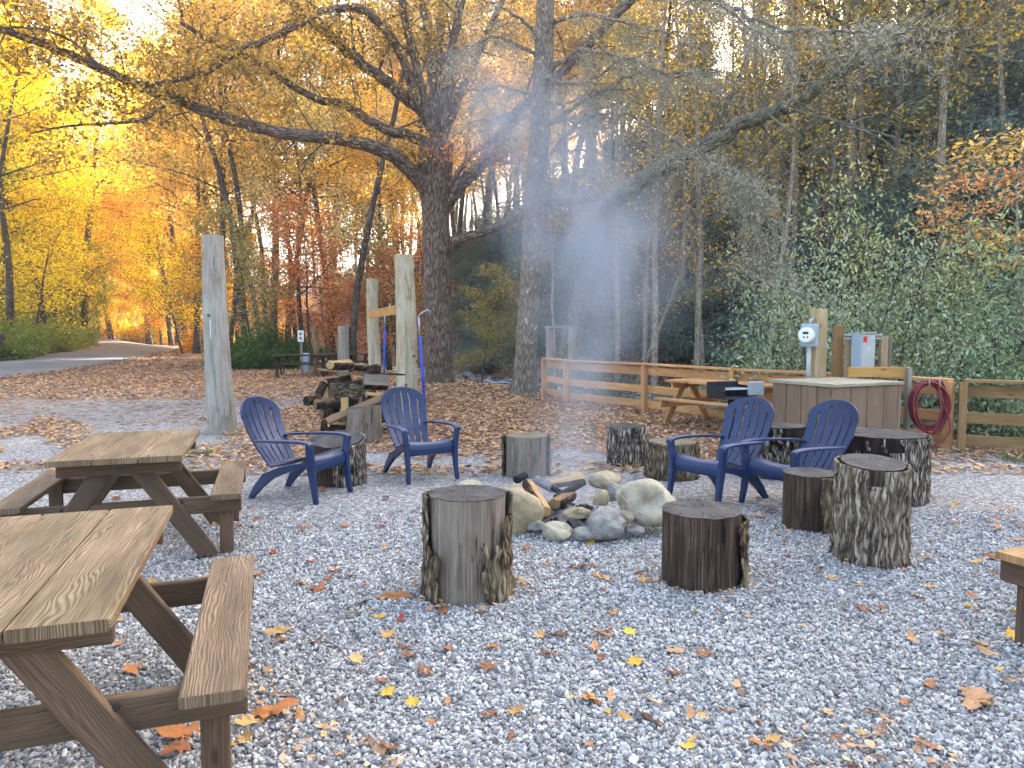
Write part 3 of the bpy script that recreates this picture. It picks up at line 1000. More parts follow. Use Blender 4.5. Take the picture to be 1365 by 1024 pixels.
# ------------------------------------------------------------------ posts and boards on the left
def log_post(base, top_z, r0, r1, label, mat, lean=(0, 0), seed=0, knots=8, extra=None, group=None):
    X, Y = base
    z0 = tz(X, Y)
    root = empty('log_post', (X, Y, z0), 0, label, 'post', group)
    H = top_z - z0
    kn = []
    kr = random.Random(seed + 100)
    for _ in range(knots):
        kn.append((kr.uniform(0, 2 * math.pi), kr.uniform(.05, .95), kr.uniform(.03, .055)))
    m = MB()
    def f(u, v):
        th = u * 2 * math.pi
        r = (r0 + (r1 - r0) * v) * (1 + .09 * mnoise.noise(Vector((math.cos(th) * 1.5, math.sin(th) * 1.5, v * 3 + seed))) + .02 * mnoise.noise(Vector((math.cos(th) * 6, math.sin(th) * 6, v * 2 + seed))))
        bx, by = .02 * math.sin(v * 4 + seed), .02 * math.cos(v * 5 + seed)
        for (a, t, s) in kn:
            dth = (th - a + math.pi) % (2 * math.pi) - math.pi
            dd = math.hypot(dth * r0, (v - t) * H)
            r += s * .5 * math.exp(-(dd / s) ** 2)
        # a long drying crack
        ca = -1.45 + .12 * math.sin(v * 5 + seed)
        dth = (th - ca + math.pi) % (2 * math.pi) - math.pi
        if .02 < v < .55:
            r -= .06 * math.exp(-(dth / .07) ** 2) * math.sin((v - .02) / .53 * math.pi)
        return (r * math.cos(th) + bx + lean[0] * v, r * math.sin(th) + by + lean[1] * v, H * v)
    m.grid(f, 64, 70, close_u=True)
    m.uv = [[(q[1] * H, q[0] * 2 * math.pi * r0) for q in fq] for fq in m.uv]
    m.build('trunk_wood', M[mat], root)
    m = MB()
    def tf(u, v):
        e = f(u, 1.0)
        c = Vector((lean[0] + .02 * math.sin(4 + seed), lean[1] + .02 * math.cos(5 + seed), H + .015))
        return Vector(e).lerp(c, v)
    m.grid(tf, 64, 4, close_u=True)
    m.build('cut_top', M['end_pale'], root)
    for (a, t, s) in kn[:4]:
        m = MB()
        r = (r0 + (r1 - r0) * t)
        p = Vector((math.cos(a) * r + lean[0] * t, math.sin(a) * r + lean[1] * t, H * t))
        n_ = Vector((math.cos(a), math.sin(a), .15))
        m.tube([p, p + n_ * (s * .9)], [s * .55, s * .38], 9)
        m.build('knot', M['split_old'], root)
    return root


pA = at_z(290, 578, 0)
log_post((pA.x, pA.y + .15), at(285, 314, pA.y + .15).z, .205, .15, 'thick grey peeled log post standing alone behind the picnic tables, bearing a paper notice', 'peeled_post', lean=(-.05, 0), seed=2, knots=6)
n_at = at(281, 441, pA.y - .02)
m = MB(); m.beam((n_at.x - .03, n_at.y + .04, n_at.z - .16), (n_at.x - .03, n_at.y + .04, n_at.z + .16), .012, .1, up=(0.5, -.8, 0), ch=.001)
tag(m.build('paper_notice', M['paper'], center=n_at), 'white paper notice pinned to the thick grey log post', 'notice')
PB = (-1.95, 13.5)
log_post(PB, at(540, 340, 13.5).z, .215, .175, 'pale knotty log post with peeling surface, nearer one of the pair joined by a board', 'peeled_pale', lean=(-.07, 0), seed=5, knots=12)
PC = (-3.72, 19.5)
log_post(PC, at(496, 372, 19.5).z, .175, .155, 'thinner pale log post farther back, at the far end of the yellow board', 'peeled_pale', lean=(-.03, 0), seed=8, knots=8)
m = MB(); m.beam((PC[0] - .1, PC[1] - .25, 1.96), (PB[0] - .22, PB[1] + .0, 1.92), .04, .18, up=(0, 0, 1), seg=6)
tag(m.build('cross_board', M['new_wood'], center=(-2.9, 16.4, 1.94)), 'yellow sawn board nailed between the two pale log posts', 'board')


def pole_tool(p0, p1, label, hook=0):
    p0, p1 = Vector(p0), Vector(p1)
    root = empty('pole_tool', p0, 0, label, 'tool', 'blue handled pole tools leaning on the log posts')
    d = p1 - p0
    m = MB(); m.tube([(0, 0, 0), d * .4, d * .8], .026, 10); m.build('handle', M['blue_pole'], root)
    m = MB(); m.tube([d * .8, d * .9, d], [.024, .022, .02], 10); m.build('shaft', M['steel'], root)
    m = MB()
    if hook == 0:
        m.tube([d * .995, d + Vector((.05, 0, .06)), d + Vector((.16, 0, .12)), d + Vector((.22, 0, .09))], [.02, .018, .014, .01], 8)
    else:
        m.beam(d * .99 + Vector((-.04, 0, -.02)), d + Vector((.16, .02, .26)), .03, .09, up=(0, 1, 0))
    m.build('tool_head', M['steel'], root)
    return root


pole_tool((-1.62, 13.35, 0), at(558, 422, 13.3), 'blue handled pole with a small hook, leaning on the nearer pale log post', 0)
pole_tool((-3.42, 19.2, tz(-3.4, 19.2)), at(513, 418, 19.0), 'blue handled pole with a silver blade head, between the two pale log posts', 1)

log_post((-5.85, 25.0), at(460, 435, 25).z, .19, .18, 'short thick weathered post behind the woodpile, beside a far picnic table', 'peeled_post', seed=11, knots=4)
log_post((-6.7, 24.6), at(423, 434, 24.6).z, .10, .09, 'short thin brown post beside the far picnic tables', 'split_old', seed=12, knots=3)
log_post((-5.95, 26.5), at(452, 436, 26.5).z, .06, .05, 'dark slim metal-like post close behind the short thick weathered post', 'firebark', seed=13, knots=2)


def small_sign():
    Y = 26.0
    c = at(401, 448, Y)
    root = empty('small_sign', (c.x, Y, tz(c.x, Y)), 0, 'small white sign with two dark printed blocks, on a post by the far tables', 'sign')
    h = c.z - tz(c.x, Y)
    m = MB(); m.beam((0, 0.03, 0), (0, .03, h + .1), .07, .05, up=(0, 1, 0)); m.build('sign_post', M['grey_wood'], root)
    m = MB(); m.beam((0, -.012, h - .21), (0, -.012, h + .2), .02, .22, up=(1, 0, 0)); b = m.build('sign_board', M['white'], root)
    for dz in (.08, -.08):
        m = MB(); m.beam((-.03, -.027, h + dz), (.03, -.027, h + dz), .004, .09); m.build('print', M['black'], root)
    m = MB(); m.beam((.16, .1, .05), (.16, .1, .75), .22, .2, ch=.02); m.build('utility_box', M['box_blue'], root)


small_sign()


def mailbox():
    Y = 33.0
    c = at(6, 448, Y)
    z0 = tz(c.x, Y)
    root = empty('post_box', (c.x - .35, Y, z0), .2, 'dark box on a post at the far left road edge', 'post box')
    m = MB(); m.beam((0, 0, 0), (0, 0, .95), .1, .1, up=(0, 1, 0)); m.build('post', M['grey_wood'], root)
    m = MB()
    pr = [(.24 * math.cos(a), .25 + .24 * math.sin(a)) for a in [math.pi * k / 10 for k in range(11)]]
    pr = [(x, .95 + z) for x, z in pr] + [(-.24, .95), (.24, .95)]
    n = len(pr)
    vs = [(x, -.4, z + .3) for x, z in pr] + [(x, .4, z + .3) for x, z in pr]
    fs = [(i, (i + 1) % n, n + (i + 1) % n, n + i) for i in range(n)] + [tuple(range(n - 1, -1, -1)), tuple(n + i for i in range(n))]
    m.add(vs, fs); m.beam((0, 0, .9), (0, 0, 1.28), .3, .5)
    m.build('box_body', M['black'], root)
    root.scale = (.75, .75, .8)


mailbox()

# ------------------------------------------------------------------ wood pile
WP = (-1.9, 10.55)


def wp(cx, cy, Y):
    return at(cx, cy, Y)


G_W = 'pieces of the woodpile'
split_log(wp(441, 527, 10.6), wp(497, 520, 10.9), .34, 'big bark-covered log lying in the middle of the woodpile', mats=('split_old', 'bark_grey'), kind='round', seed=21, group=G_W)
split_log(wp(446, 545, 10.5), wp(480, 541, 10.8), .14, 'blackened log under the big bark-covered log', mats=('char', None), kind='round', seed=22, group=G_W)
split_log(wp(408, 535, 10.5), wp(425, 533, 10.7), .12, 'dark round log end sticking out at the left of the woodpile', mats=('char', 'firebark'), kind='round', seed=23, group=G_W)
for i, (a, b, Y, w, kd, mt, lb) in enumerate([
    ((420, 540), (446, 536), 10.3, .17, 'half', 'split_old', 'brown half log at the left foot of the woodpile'),
    ((424, 528), (432, 512), 10.45, .13, 'half', 'split_old', 'half log leaning upright at the left side of the woodpile'),
    ((436, 513), (468, 507), 10.7, .15, 'half', 'split', 'reddish split log just under the top boards of the woodpile'),
    ((450, 487), (468, 486), 10.6, .17, 'half', 'split', 'fresh cut short log on top of the woodpile'),
    ((440, 487), (450, 487), 10.3, .15, 'half', 'split', 'pale block of wood at the left end on top of the woodpile'),
    ((470, 489), (490, 490), 10.9, .13, 'half', 'split_old', 'dark split log on top of the woodpile next to the short fresh log'),
    ((494, 492), (503, 493), 10.5, .15, 'half', 'firebark', 'dark wedge of wood at the right end on top of the woodpile'),
    ((484, 513), (516, 514), 10.7, .16, 'half', 'split_old', 'grey split log at the right of the woodpile under the boards'),
    ((488, 527), (517, 531), 10.5, .12, 'half', 'split', 'pale curved split log at the right of the woodpile'),
    ((480, 534), (506, 538), 10.5, .14, 'half', 'split_old', 'tan split log under the pale curved one'),
    ((455, 549), (478, 545), 10.2, .11, 'half', 'split', 'white split log on the low heap of the woodpile'),
    ((441, 556), (463, 551), 10.2, .10, 'half', 'split_old', 'grey split log low in front of the woodpile'),
    ((438, 566), (462, 567), 10.1, .09, 'half', 'split', 'pale stick lying on the ground before the woodpile'),
    ((428, 552), (440, 548), 10.3, .13, 'half', 'split_old', 'stubby brown log on the ground at the woodpile'),
    ((498, 560), (516, 556), 10.5, .16, 'half', 'firebark', 'dark log low at the right behind the end-on log'),
    ((465, 560), (500, 556), 10.7, .2, 'round', 'split_old', 'thick log hidden low in the heart of the woodpile'),
    ((432, 560), (470, 556), 10.9, .2, 'round', 'split_old', 'thick log low at the back left of the woodpile'),
    ((476, 545), (512, 546), 10.9, .2, 'round', 'split_old', 'dark thick log at mid height at the back right of the woodpile'),
]):
    split_log(wp(a[0], a[1], Y), wp(b[0], b[1], Y + .15), w, lb, mats=(mt, 'firebark'), kind=kd, seed=30 + i, group=G_W)
# earth-dark base logs to carry the heap
for i, (a, b, Y) in enumerate([((430, 571), (500, 568), 10.8), ((440, 575), (505, 572), 11.1)]):
    split_log(wp(a[0], a[1], Y), wp(b[0], b[1], Y), .24, 'long bottom log under the woodpile, ' + ('front row' if i == 0 else 'back row'), mats=('firebark', 'firebark'), kind='round', seed=60 + i, group=G_W)


def board(p0, p1, w, t, label, mat, name='loose_board', up=(0, 0, 1)):
    p0, p1 = Vector(p0), Vector(p1)
    m = MB(); m.beam(p0, p1, w, t, up=up, seg=4, wob=.004)
    o = m.build(name, M[mat], center=(p0 + p1) / 2)
    return tag(o, label, 'board', 'boards on the woodpile')


board(wp(429, 493, 10.35), wp(484, 500, 10.75), .34, .03, 'thin wide board with pale broken edge covering the left of the woodpile', 'split_old')
board(wp(470, 497, 10.7), wp(534, 499, 11.2), .28, .025, 'dark plank sticking out to the right on top of the woodpile', 'firebark')
board(wp(486, 505, 10.5), wp(517, 507, 10.7), .1, .16, 'weathered block-thick plank under the top boards at the right', 'grey_wood')
board(wp(436, 562, 9.9), wp(512, 529, 10.2), .2, .03, 'long grey slab leaning across the front of the woodpile', 'split_old', up=(0, -.3, 1))
board(wp(459, 530, 10.1), wp(461, 562, 10.05), .1, .03, 'short pale board standing on end in the woodpile', 'split', up=(0, 1, 0))
# log seen end-on in front of the pile
def end_log():
    c = at(483, 562, 9.95)
    rad = 22 * 9.95 / F
    root = empty('end_on_log', (c.x, 10.0, 0), 0, 'upright weathered grey log block in front of the woodpile', 'stump')
    m = MB()
    h = at(483, 541, 10.1).z
    def f(u, v):
        th = u * 2 * math.pi
        r = rad * (1 + .07 * mnoise.noise(Vector((math.cos(th) * 2, math.sin(th) * 2, v * 2))) + .03 * mnoise.noise(Vector((math.cos(th) * 9, math.sin(th) * 9, v * 1))))
        # squarish split block
        r *= 1 + .1 * abs(math.cos(2 * th + .4))
        return (r * math.cos(th) + .02 * v, r * math.sin(th), h * v * (1 + .05 * math.cos(th)))
    m.grid(f, 60, 20, close_u=True)
    m.uv = [[(q[1] * h, q[0] * 1.4) for q in fq] for fq in m.uv]
    m.build('trunk_wood', M['stump_grey'], root)
    m = MB(); m.grid(lambda u, v: Vector(f(u, 1)).lerp(Vector((.02, 0, h)), v), 60, 5, close_u=True); m.build('cut_top', M['end_dark'], root)


end_log()

# ------------------------------------------------------------------ fence
FP = [(0.78, 16.7), (1.2, 15.5), (2.53, 13.6), (3.69, 11.94), (4.7, 10.5), (5.62, 9.19)]
FH = 0.9


def fence(pts, label, mat, name='timber_fence', mats_alt=None, cap=True):
    root = empty(name, (pts[0][0], pts[0][1], tz(*pts[0])), 0, label, 'fence', 'timber rail fences along the creek')
    b = Vector((pts[0][0], pts[0][1], tz(*pts[0])))
    P = [Vector((x, y, tz(x, y))) - b for x, y in pts]
    for i, p in enumerate(P):
        d = (P[min(i + 1, len(P) - 1)] - P[max(i - 1, 0)]); d.z = 0; d.normalize()
        nrm = Vector((d.y, -d.x, 0))
        if nrm.y > 0: nrm = -nrm     # the viewer's side
        q = p + nrm * .045
        m = MB(); m.beam(q + Vector((0, 0, -.2)), q + Vector((0, 0, FH - .02)), .09, .09, up=nrm)
        m.build('fence_post', M[mat], root)
    for i in range(len(P) - 1):
        a, c = P[i], P[i + 1]
        d = (c - a).normalized(); nrm = Vector((d.y, -d.x, 0)).normalized()
        if nrm.y > 0: nrm = -nrm
        for k, (z, h) in enumerate(((.14, .14), (.43, .14), (.77, .15))):
            m = MB(); m.beam(a + d * .004 + Vector((0, 0, z)) - nrm * .03, c - d * .004 + Vector((0, 0, z + rng.uniform(-.008, .008))) - nrm * .03, .036, h, seg=3, wob=.002)
            m.build('rail', M[mat], root)
        if cap:
            m = MB(); m.beam(a + d * .003 + Vector((0, 0, FH)), c - d * .003 + Vector((0, 0, FH)), .17, .038, seg=3, wob=.002)
            m.build('cap_rail', M[mat], root)
    return root


fence(FP, 'honey coloured three-rail timber fence running from the big grey trunk to the red hose', 'fence_wood')
fence([(5.70, 9.08), (6.75, 8.6), (7.9, 8.1)], 'darker weathered stretch of rail fence to the right of the red hose', 'fence_old')


def tall_frame():
    a, c = Vector((0.95, 17.2, 0)), Vector((1.45, 16.0, 0))
    a = Vector((at(733, 480, 17.2).x, 17.2, 0)); c = Vector((at(763, 480, 16.4).x, 16.4, 0))
    z = at(748, 436, 16.8).z
    root = empty('tall_frame', (a.x, a.y, 0), 0, 'tall open frame of two posts and a top bar behind the fence end', 'frame')
    for p in (a, c):
        m = MB(); q = p - a; m.beam(q + Vector((0, 0, -.3)), q + Vector((0, 0, z - .02)), .14, .13, up=(.8, .5, 0)); m.build('post', M['grey_wood'], root)
    d = (c - a).normalized()
    m = MB(); m.beam(Vector((0, 0, z)) - d * .12, (c - a) + Vector((0, 0, z)) + d * .1, .16, .045); m.build('top_bar', M['grey_wood'], root)


tall_frame()

# ------------------------------------------------------------------ cabinet and what stands behind it
def cabinet():
    near = Vector((3.76, 8.4, 0)); e1 = Vector((.905, .425, 0)); e2 = Vector((-.425, .905, 0))
    W, D, H = 1.16, .95, .895
    root = empty('storage_box', near, math.atan2(e1.y, e1.x), 'brown grooved plywood utility box with a pale flat lid, behind the wide blackened stump', 'box')
    # local: x along e1, y along e2; panels with vertical grooves
    m = MB()
    def panel(axis, n, L, mm):
        w = L / n
        for k in range(n):
            g = .006
            if axis == 'x':
                mm.beam((w * k + w / 2, .012, 0), (w * k + w / 2, .012, H - .04), .024, w - 2 * g, up=(1, 0, 0), ch=.004)
            else:
                mm.beam((.012, w * k + w / 2, 0), (.012, w * k + w / 2, H - .04), w - 2 * g, .024, up=(1, 0, 0), ch=.004)
    panel('x', 4, W, m); m.build('front_panel', M['brown_ply'], root)
    m = MB(); panel('y', 4, D, m); m.build('side_panel', M['brown_ply'], root)
    m = MB()
    m.beam((.03, D / 2, 0), (.03, D / 2, H - .05), D - .05, .01, up=(1, 0, 0), ch=.001)
    m.beam((W / 2, .03, 0), (W / 2, .03, H - .05), .01, W - .05, up=(1, 0, 0), ch=.001)
    m.beam((W - .01, D / 2, 0), (W - .01, D / 2, H - .04), D - .05, .02, up=(1, 0, 0), ch=.001)
    m.beam((W / 2, D - .01, 0), (W / 2, D - .01, H - .04), .02, W - .02, up=(1, 0, 0), ch=.001)
    m.build('carcass', M['rust_iron'], root)
    m = MB(); m.beam((-.03, D / 2, H - .018), (W + .03, D / 2, H - .018), D + .06, .036, ch=.003); m.build('lid', M['pale_ply'], root)
    m = MB(); m.beam((W - .012, -.004, 0), (W - .012, -.004, H - .04), .008, .05, up=(1, 0, 0)); m.build('corner_trim', M['brown_ply'], root)


cabinet()
q = at(1091, 440, 9.75)


def meter_post():
    X, Y = q.x, 9.75
    root = empty('meter_post', (X, Y, 0), .35, 'square timber post with pale sawn face, carrying the round electric meter', 'post')
    m = MB(); m.beam((0, 0, -.2), (0, 0, at(1091, 412, Y).z), .19, .13, up=(0, 1, 0), ch=.004); m.build('timber', M['pale_wood'], root)


meter_post()


def meter():
    c = at(1080, 447, 9.6)
    root = empty('electric_meter', (c.x, 9.62, c.z), -.55, 'round white-faced electric meter on a grey metal box, fixed to the square timber post', 'meter')
    m = MB(); m.beam((0, .0, -.15), (0, .0, .15), .21, .12, up=(0, 1, 0), ch=.008); m.build('meter_box', M['box_blue'], root)
    m = MB(); m.tube([(-.02, -.06, .0), (-.02, -.085, .0)], .115, 28, smooth=False); m.build('collar', M['steel'], root)
    m = MB(); m.tube([(-.02, -.085, .0), (-.02, -.17, .0), (-.02, -.19, .0)], [.1, .1, .085], 28, smooth=False); d = m.build('dial', M['meter_white'], root)
    m = MB(); m.beam((-.055, -.191, .03), (.015, -.191, .03), .004, .03); d1 = m.build('display', M['black'], root)
    m = MB(); m.beam((-.05, -.191, -.025), (-.03, -.191, -.025), .004, .02); m.beam((-.005, -.191, -.025), (.015, -.191, -.025), .004, .02); m.build('print', M['black'], root)
    m = MB(); m.tube([(0, -.02, -.15), (0, -.02, -.62)], .028, 12); m.build('conduit', M['box_grey'], root)
    m = MB(); m.tube([(0, .02, .15), (0, .03, .2), (.03, .1, .22)], .018, 10); m.build('conduit', M['box_grey'], root)


meter()
c_ = at(1120, 434, 10.1)
log_post((c_.x, 10.1), c_.z, .075, .07, 'short round brown post between the meter and the grey electrical box', 'fence_old', seed=21, knots=4)


def breaker():
    Y = 9.75
    c = at(1149, 468, Y)
    root = empty('breaker_frame', (at(1155, 468, Y).x, Y + .16, 0), -.1, 'low rack of two wooden posts with metal bars behind the grey electrical box', 'rack')
    for px in (1132, 1176):
        dx = at(px, 468, Y + .16).x - root.location.x
        m = MB(); m.beam((dx, 0, 0), (dx, 0, at(px, 448, Y).z), .09, .09, up=(0, 1, 0)); m.build('post', M['pale_wood'], root)
    dx2 = at(1184, 468, Y + .3).x - root.location.x
    m = MB(); m.beam((dx2, .2, 0), (dx2, .2, at(1184, 446, Y).z), .05, .09, up=(0, 1, 0)); m.build('post', M['grey_wood'], root)
    for z in (at(1150, 447, Y).z, at(1150, 452, Y).z):
        m = MB(); m.tube([(at(1131, 450, Y).x - root.location.x, -.055, z), (at(1180, 450, Y).x - root.location.x, -.055, z)], .011, 8); m.build('bar', M['steel'], root)
    b = empty('electrical_box', (c.x, Y - .02, c.z), .45, 'tall grey electrical box with a red warning label and a small white sticker', 'electrical box')
    m = MB(); m.beam((0, 0, -.225), (0, 0, .235), .26, .16, up=(0, 1, 0), ch=.008); m.build('housing', M['box_blue'], b)
    m = MB(); m.beam((0, -.086, -.215), (0, -.086, .225), .25, .01, up=(0, 1, 0), ch=.003); m.build('door', M['box_grey'], b)
    m = MB(); m.beam((-.11, -.093, .16), (-.04, -.093, .16), .004, .075); m.build('warning_label', M['red_label'], b)
    m = MB(); m.beam((-.02, -.093, .03), (.02, -.093, .03), .004, .022); m.build('sticker', M['white'], b)
    m = MB(); m.beam((0, -.01, .236), (0, -.01, .25), .275, .19, up=(0, 1, 0), ch=.003); m.build('hood', M['box_grey'], b)
    p0, p1 = at(1131, 496, 9.35), at(1212, 496, 9.25)
    m = MB(); m.beam(p0, p1, .036, .13, seg=3)
    tag(m.build('upright_board', M['new_wood'], center=(p0 + p1) / 2), 'yellow board standing on edge along the back of the pale lid', 'board')
    p = Vector((at(1211, 500, 9.2).x, 9.2, 0))
    m = MB(); m.beam((p.x, p.y, 0), (p.x, p.y, at(1211, 490, 9.2).z), .045, .09, up=(0, 1, 0)); tag(m.build('board_stake', M['grey_wood'], center=p), 'grey stake at the right end of the yellow board, by the hose', 'post')


breaker()


def hose():
    root = MB()
    hr = random.Random(5)
    Y = 9.12
    c = at(1235, 538, Y)
    pts = []
    n = 8
    for k in range(n * 26):
        th = 2 * math.pi * k / 26 + 1.57
        lap = k / 26
        jx = .018 * math.sin(lap * 2.4) + .012 * math.sin(lap * 7.1)
        rx = .215 + .03 * math.sin(lap * 1.9 + 1); rz_ = .275 + .03 * math.sin(lap * 2.7)
        x = c.x + jx + rx * math.cos(th)
        z = c.z + .01 - .02 * math.sin(lap * 1.3) + rz_ * math.sin(th) - (.05 * (1 - math.sin(th)) * .5 * (lap % 2))
        z = min(z, c.z + .3)
        pts.append(Vector((x, Y - .02 - .012 * lap - .02 * hr.random() * 0 + .03 * math.sin(lap * 3.3), z)))
    # tail loop to the ground
    tail = [at(1258, 540, 9.0), at(1266, 560, 8.95), at(1266, 575, 8.9), at(1256, 590, 8.85), at(1240, 596, 8.9), at(1225, 594, 8.9)]
    root.tube(pts, .0125, 8)
    root.tube([pts[-1]] + tail, .0125, 8)
    t2 = [at(1250, 520, 9.0), at(1256, 545, 8.95), at(1248, 570, 8.95), at(1236, 585, 8.95), at(1222, 590, 8.95)]
    root.tube(t2, .0125, 8)
    o = root.build('garden_hose', M['hose'], center=c)
    tag(o, 'coiled dark red garden hose hanging on the fence beside the brown utility box', 'hose')
    for dx in (-.06, .07):
        m = MB(); m.tube([(dx, .06, .31), (dx, -.14, .31), (dx, -.16, .22)], .008, 6); m.build('hanger_clip', M['pale_wood'], o)


hose()


def grill():
    Y = 9.2
    c = at(975, 520, Y)
    root = empty('park_grill', (c.x, Y, 0), .35, 'black iron park grill with a shiny steel sheet, seen over the purplish chair', 'grill')
    m = MB(); m.tube([(0, 0, 0), (0, 0, c.z - .1)], .04, 14); m.build('post', M['black_iron'], root)
    m = MB(); zz = c.z - .1
    m.beam((-.24, 0, zz), (.24, 0, zz), .38, .012)
    m.beam((-.24, .185, zz + .1), (.24, .185, zz + .1), .012, .2)
    m.beam((-.235, 0, zz + .1), (-.235, 0.18, zz + .1), .012, .2); m.beam((-.235, -.18, zz + .08), (-.235, 0, zz + .08), .012, .16)
    m.beam((.235, -.18, zz + .08), (.235, .18, zz + .08), .012, .16)
    m.build('fire_box', M['black_iron'], root)
    m = MB()
    for k in range(12):
        m.tube([(-.2 + k * .036, -.19, zz + .12), (-.2 + k * .036, .17, zz + .12)], .006, 6)
    m.build('grate', M['steel'], root)
    m = MB(); m.beam((.1, -.2, zz + .13), (.34, -.2, zz + .13), .02, .17, ch=.008); p = m.build('steel_sheet', M['steel'], root)
    m = MB(); m.tube([(-.24, -.2, zz + .1), (-.32, -.24, zz + .1)], .012, 8); m.build('handle', M['black_iron'], root)


grill()
# ------------------------------------------------------------------ ground
ROAD_R = [(-13.5, 12), (-15.5, 18), (-16.5, 23), (-17.5, 28.8), (-19.2, 36), (-21.6, 43), (-24.6, 53), (-28.6, 63), (-35, 73), (-46, 82), (-62, 88)]
ROAD_L = [(-19.5, 11), (-21, 17), (-22, 24), (-23, 30), (-24.8, 36.5), (-27, 42.5), (-30, 51), (-34, 59.5), (-40, 67.5), (-49.5, 75.5), (-63, 81)]


def smooth_line(pts, n=8):
    P = np.array(pts, float)
    P = np.vstack([2 * P[0] - P[1], P, 2 * P[-1] - P[-2]])
    out = []
    for i in range(1, len(P) - 2):
        for k in range(n):
            t = k / n
            a, b, c, d = P[i - 1], P[i], P[i + 1], P[i + 2]
            out.append(0.5 * ((2 * b) + (-a + c) * t + (2 * a - 5 * b + 4 * c - d) * t * t + (-a + 3 * b - 3 * c + d) * t ** 3))
    out.append(P[-2])
    return np.array(out)


RR, RL = smooth_line(ROAD_R), smooth_line(ROAD_L)
RC = (RR + RL) / 2


def road_dist(x, y):
    "distance to the road centre line"
    x = np.asarray(x, float); y = np.asarray(y, float)
    d = np.full(x.shape, 1e9)
    for c in RC:
        d = np.minimum(d, (x - c[0]) ** 2 + (y - c[1]) ** 2)
    return np.sqrt(d)


def m_ground():
    t = NT('gravel_and_leaves')
    ob = t.obj()
    # crushed stone
    vo = t.n('TexVoronoi', {'Vector': ob, 'Scale': 42.0})
    ve = t.n('TexVoronoi', {'Vector': ob, 'Scale': 42.0}, feature='DISTANCE_TO_EDGE')
    sx = t.n('SeparateXYZ', {0: vo.outputs['Color']})
    gc = t.ramp(sx.outputs[0], [(0.0, srgb(108, 107, 105)), (0.35, srgb(150, 148, 144)), (0.75, srgb(184, 181, 176)), (1.0, srgb(210, 207, 200))])
    gc = t.mix(t.ramp(ve.outputs['Distance'], [(0.0, (1, 1, 1, 1)), (0.12, (0, 0, 0, 1))]), gc, srgb(58, 58, 62))
    n1 = t.noise(ob, 0.5, 4, 0.6)
    gc = t.mix(t.math('MULTIPLY', n1, 0.35), gc, srgb(120, 108, 96))
    # leaf-strewn soil
    lv = t.n('TexVoronoi', {'Vector': t.mapping(ob, (1, 1, .3)), 'Scale': 13.0})
    le = t.n('TexVoronoi', {'Vector': t.mapping(ob, (1, 1, .3)), 'Scale': 13.0}, feature='DISTANCE_TO_EDGE')
    ls = t.n('SeparateXYZ', {0: lv.outputs['Color']})
    lc = t.ramp(ls.outputs[0], [(0.0, srgb(74, 60, 50)), (0.4, srgb(118, 94, 76)), (0.7, srgb(156, 124, 98)), (0.9, srgb(182, 152, 124)), (1.0, srgb(178, 124, 80))])
    lc = t.mix(t.ramp(le.outputs['Distance'], [(0.0, (1, 1, 1, 1)), (0.1, (0, 0, 0, 1))]), lc, srgb(44, 32, 26))
    at_ = t.n('Attribute', attribute_name='litter')
    nz_ = t.noise(ob, 1.7, 5, 0.7)
    f = t.math('ADD', at_.outputs['Fac'], t.math('MULTIPLY_ADD', nz_, 0.8, -0.42))
    f = t.math('GREATER_THAN', f, t.math('MULTIPLY_ADD', ls.outputs[1], .8, .1))
    c = t.mix(f, gc, lc)
    h = t.math('ADD', t.math('MINIMUM', ve.outputs['Distance'], 0.3), t.math('MULTIPLY', sx.outputs[1], 0.2))
    return t.finish(t.bsdf(c, 0.9, 0.2, t.bump(h, 0.8, 0.02)))


def build_ground():
    def axis(fine0, fine1, step, lo, hi, g=1.12):
        a = list(np.arange(fine0, fine1 + 1e-6, step))
        s = step; v = fine1
        while v < hi:
            s *= g; v += s; a.append(v)
        s = step; v = fine0
        while v > lo:
            s *= g; v -= s; a.insert(0, v)
        return np.array(a)
    xs = axis(-20, 22, 0.4, -260, 260)
    ys = axis(-4, 40, 0.4, -120, 420)
    X, Y = np.meshgrid(xs, ys)
    Z = terrain(X, Y)
    # the far wooded ridge keeps the horizon closed
    V = np.stack([X, Y, Z], -1).reshape(-1, 3)
    nx, ny = len(xs), len(ys)
    idx = np.arange(nx * ny).reshape(ny, nx)
    Fc = np.stack([idx[:-1, :-1], idx[:-1, 1:], idx[1:, 1:], idx[1:, :-1]], -1).reshape(-1, 4)
    me = np_mesh('ground', V, Fc, m_ground(), True)
    a = me.attributes.new('litter', 'FLOAT', 'POINT')
    a.data.foreach_set('value', litter_mask(X, Y).astype(np.float32).ravel())
    tag(link('ground', me), kind='structure')


build_ground()


def build_road():
    t = NT('asphalt')
    ob = t.obj()
    n1 = t.noise(ob, 0.35, 5, 0.6); n2 = t.noise(ob, 60, 3, 0.6)
    c = t.ramp(t.math('ADD', t.math('MULTIPLY', n1, .7), t.math('MULTIPLY', n2, .3)), [(0.3, srgb(88, 87, 87)), (0.7, srgb(126, 124, 122))])
    mt = t.finish(t.bsdf(c, 0.85, 0.25, t.bump(n2, 0.3, 0.005)))
    n = len(RR); k = 10
    V = []
    for i in range(n):
        for j in range(k + 1):
            f = j / k
            p = RR[i] * (1 - f) + RL[i] * f
            V.append((p[0], p[1], float(terrain(p[0], p[1])) + 0.03 + .06 * math.sin(f * math.pi)))
    idx = np.arange(n * (k + 1)).reshape(n, k + 1)
    Fc = np.stack([idx[:-1, :-1], idx[1:, :-1], idx[1:, 1:], idx[:-1, 1:]], -1).reshape(-1, 4)
    tag(link('road', np_mesh('road', np.array(V), Fc[:, ::-1], mt, True)), kind='structure')


build_road()


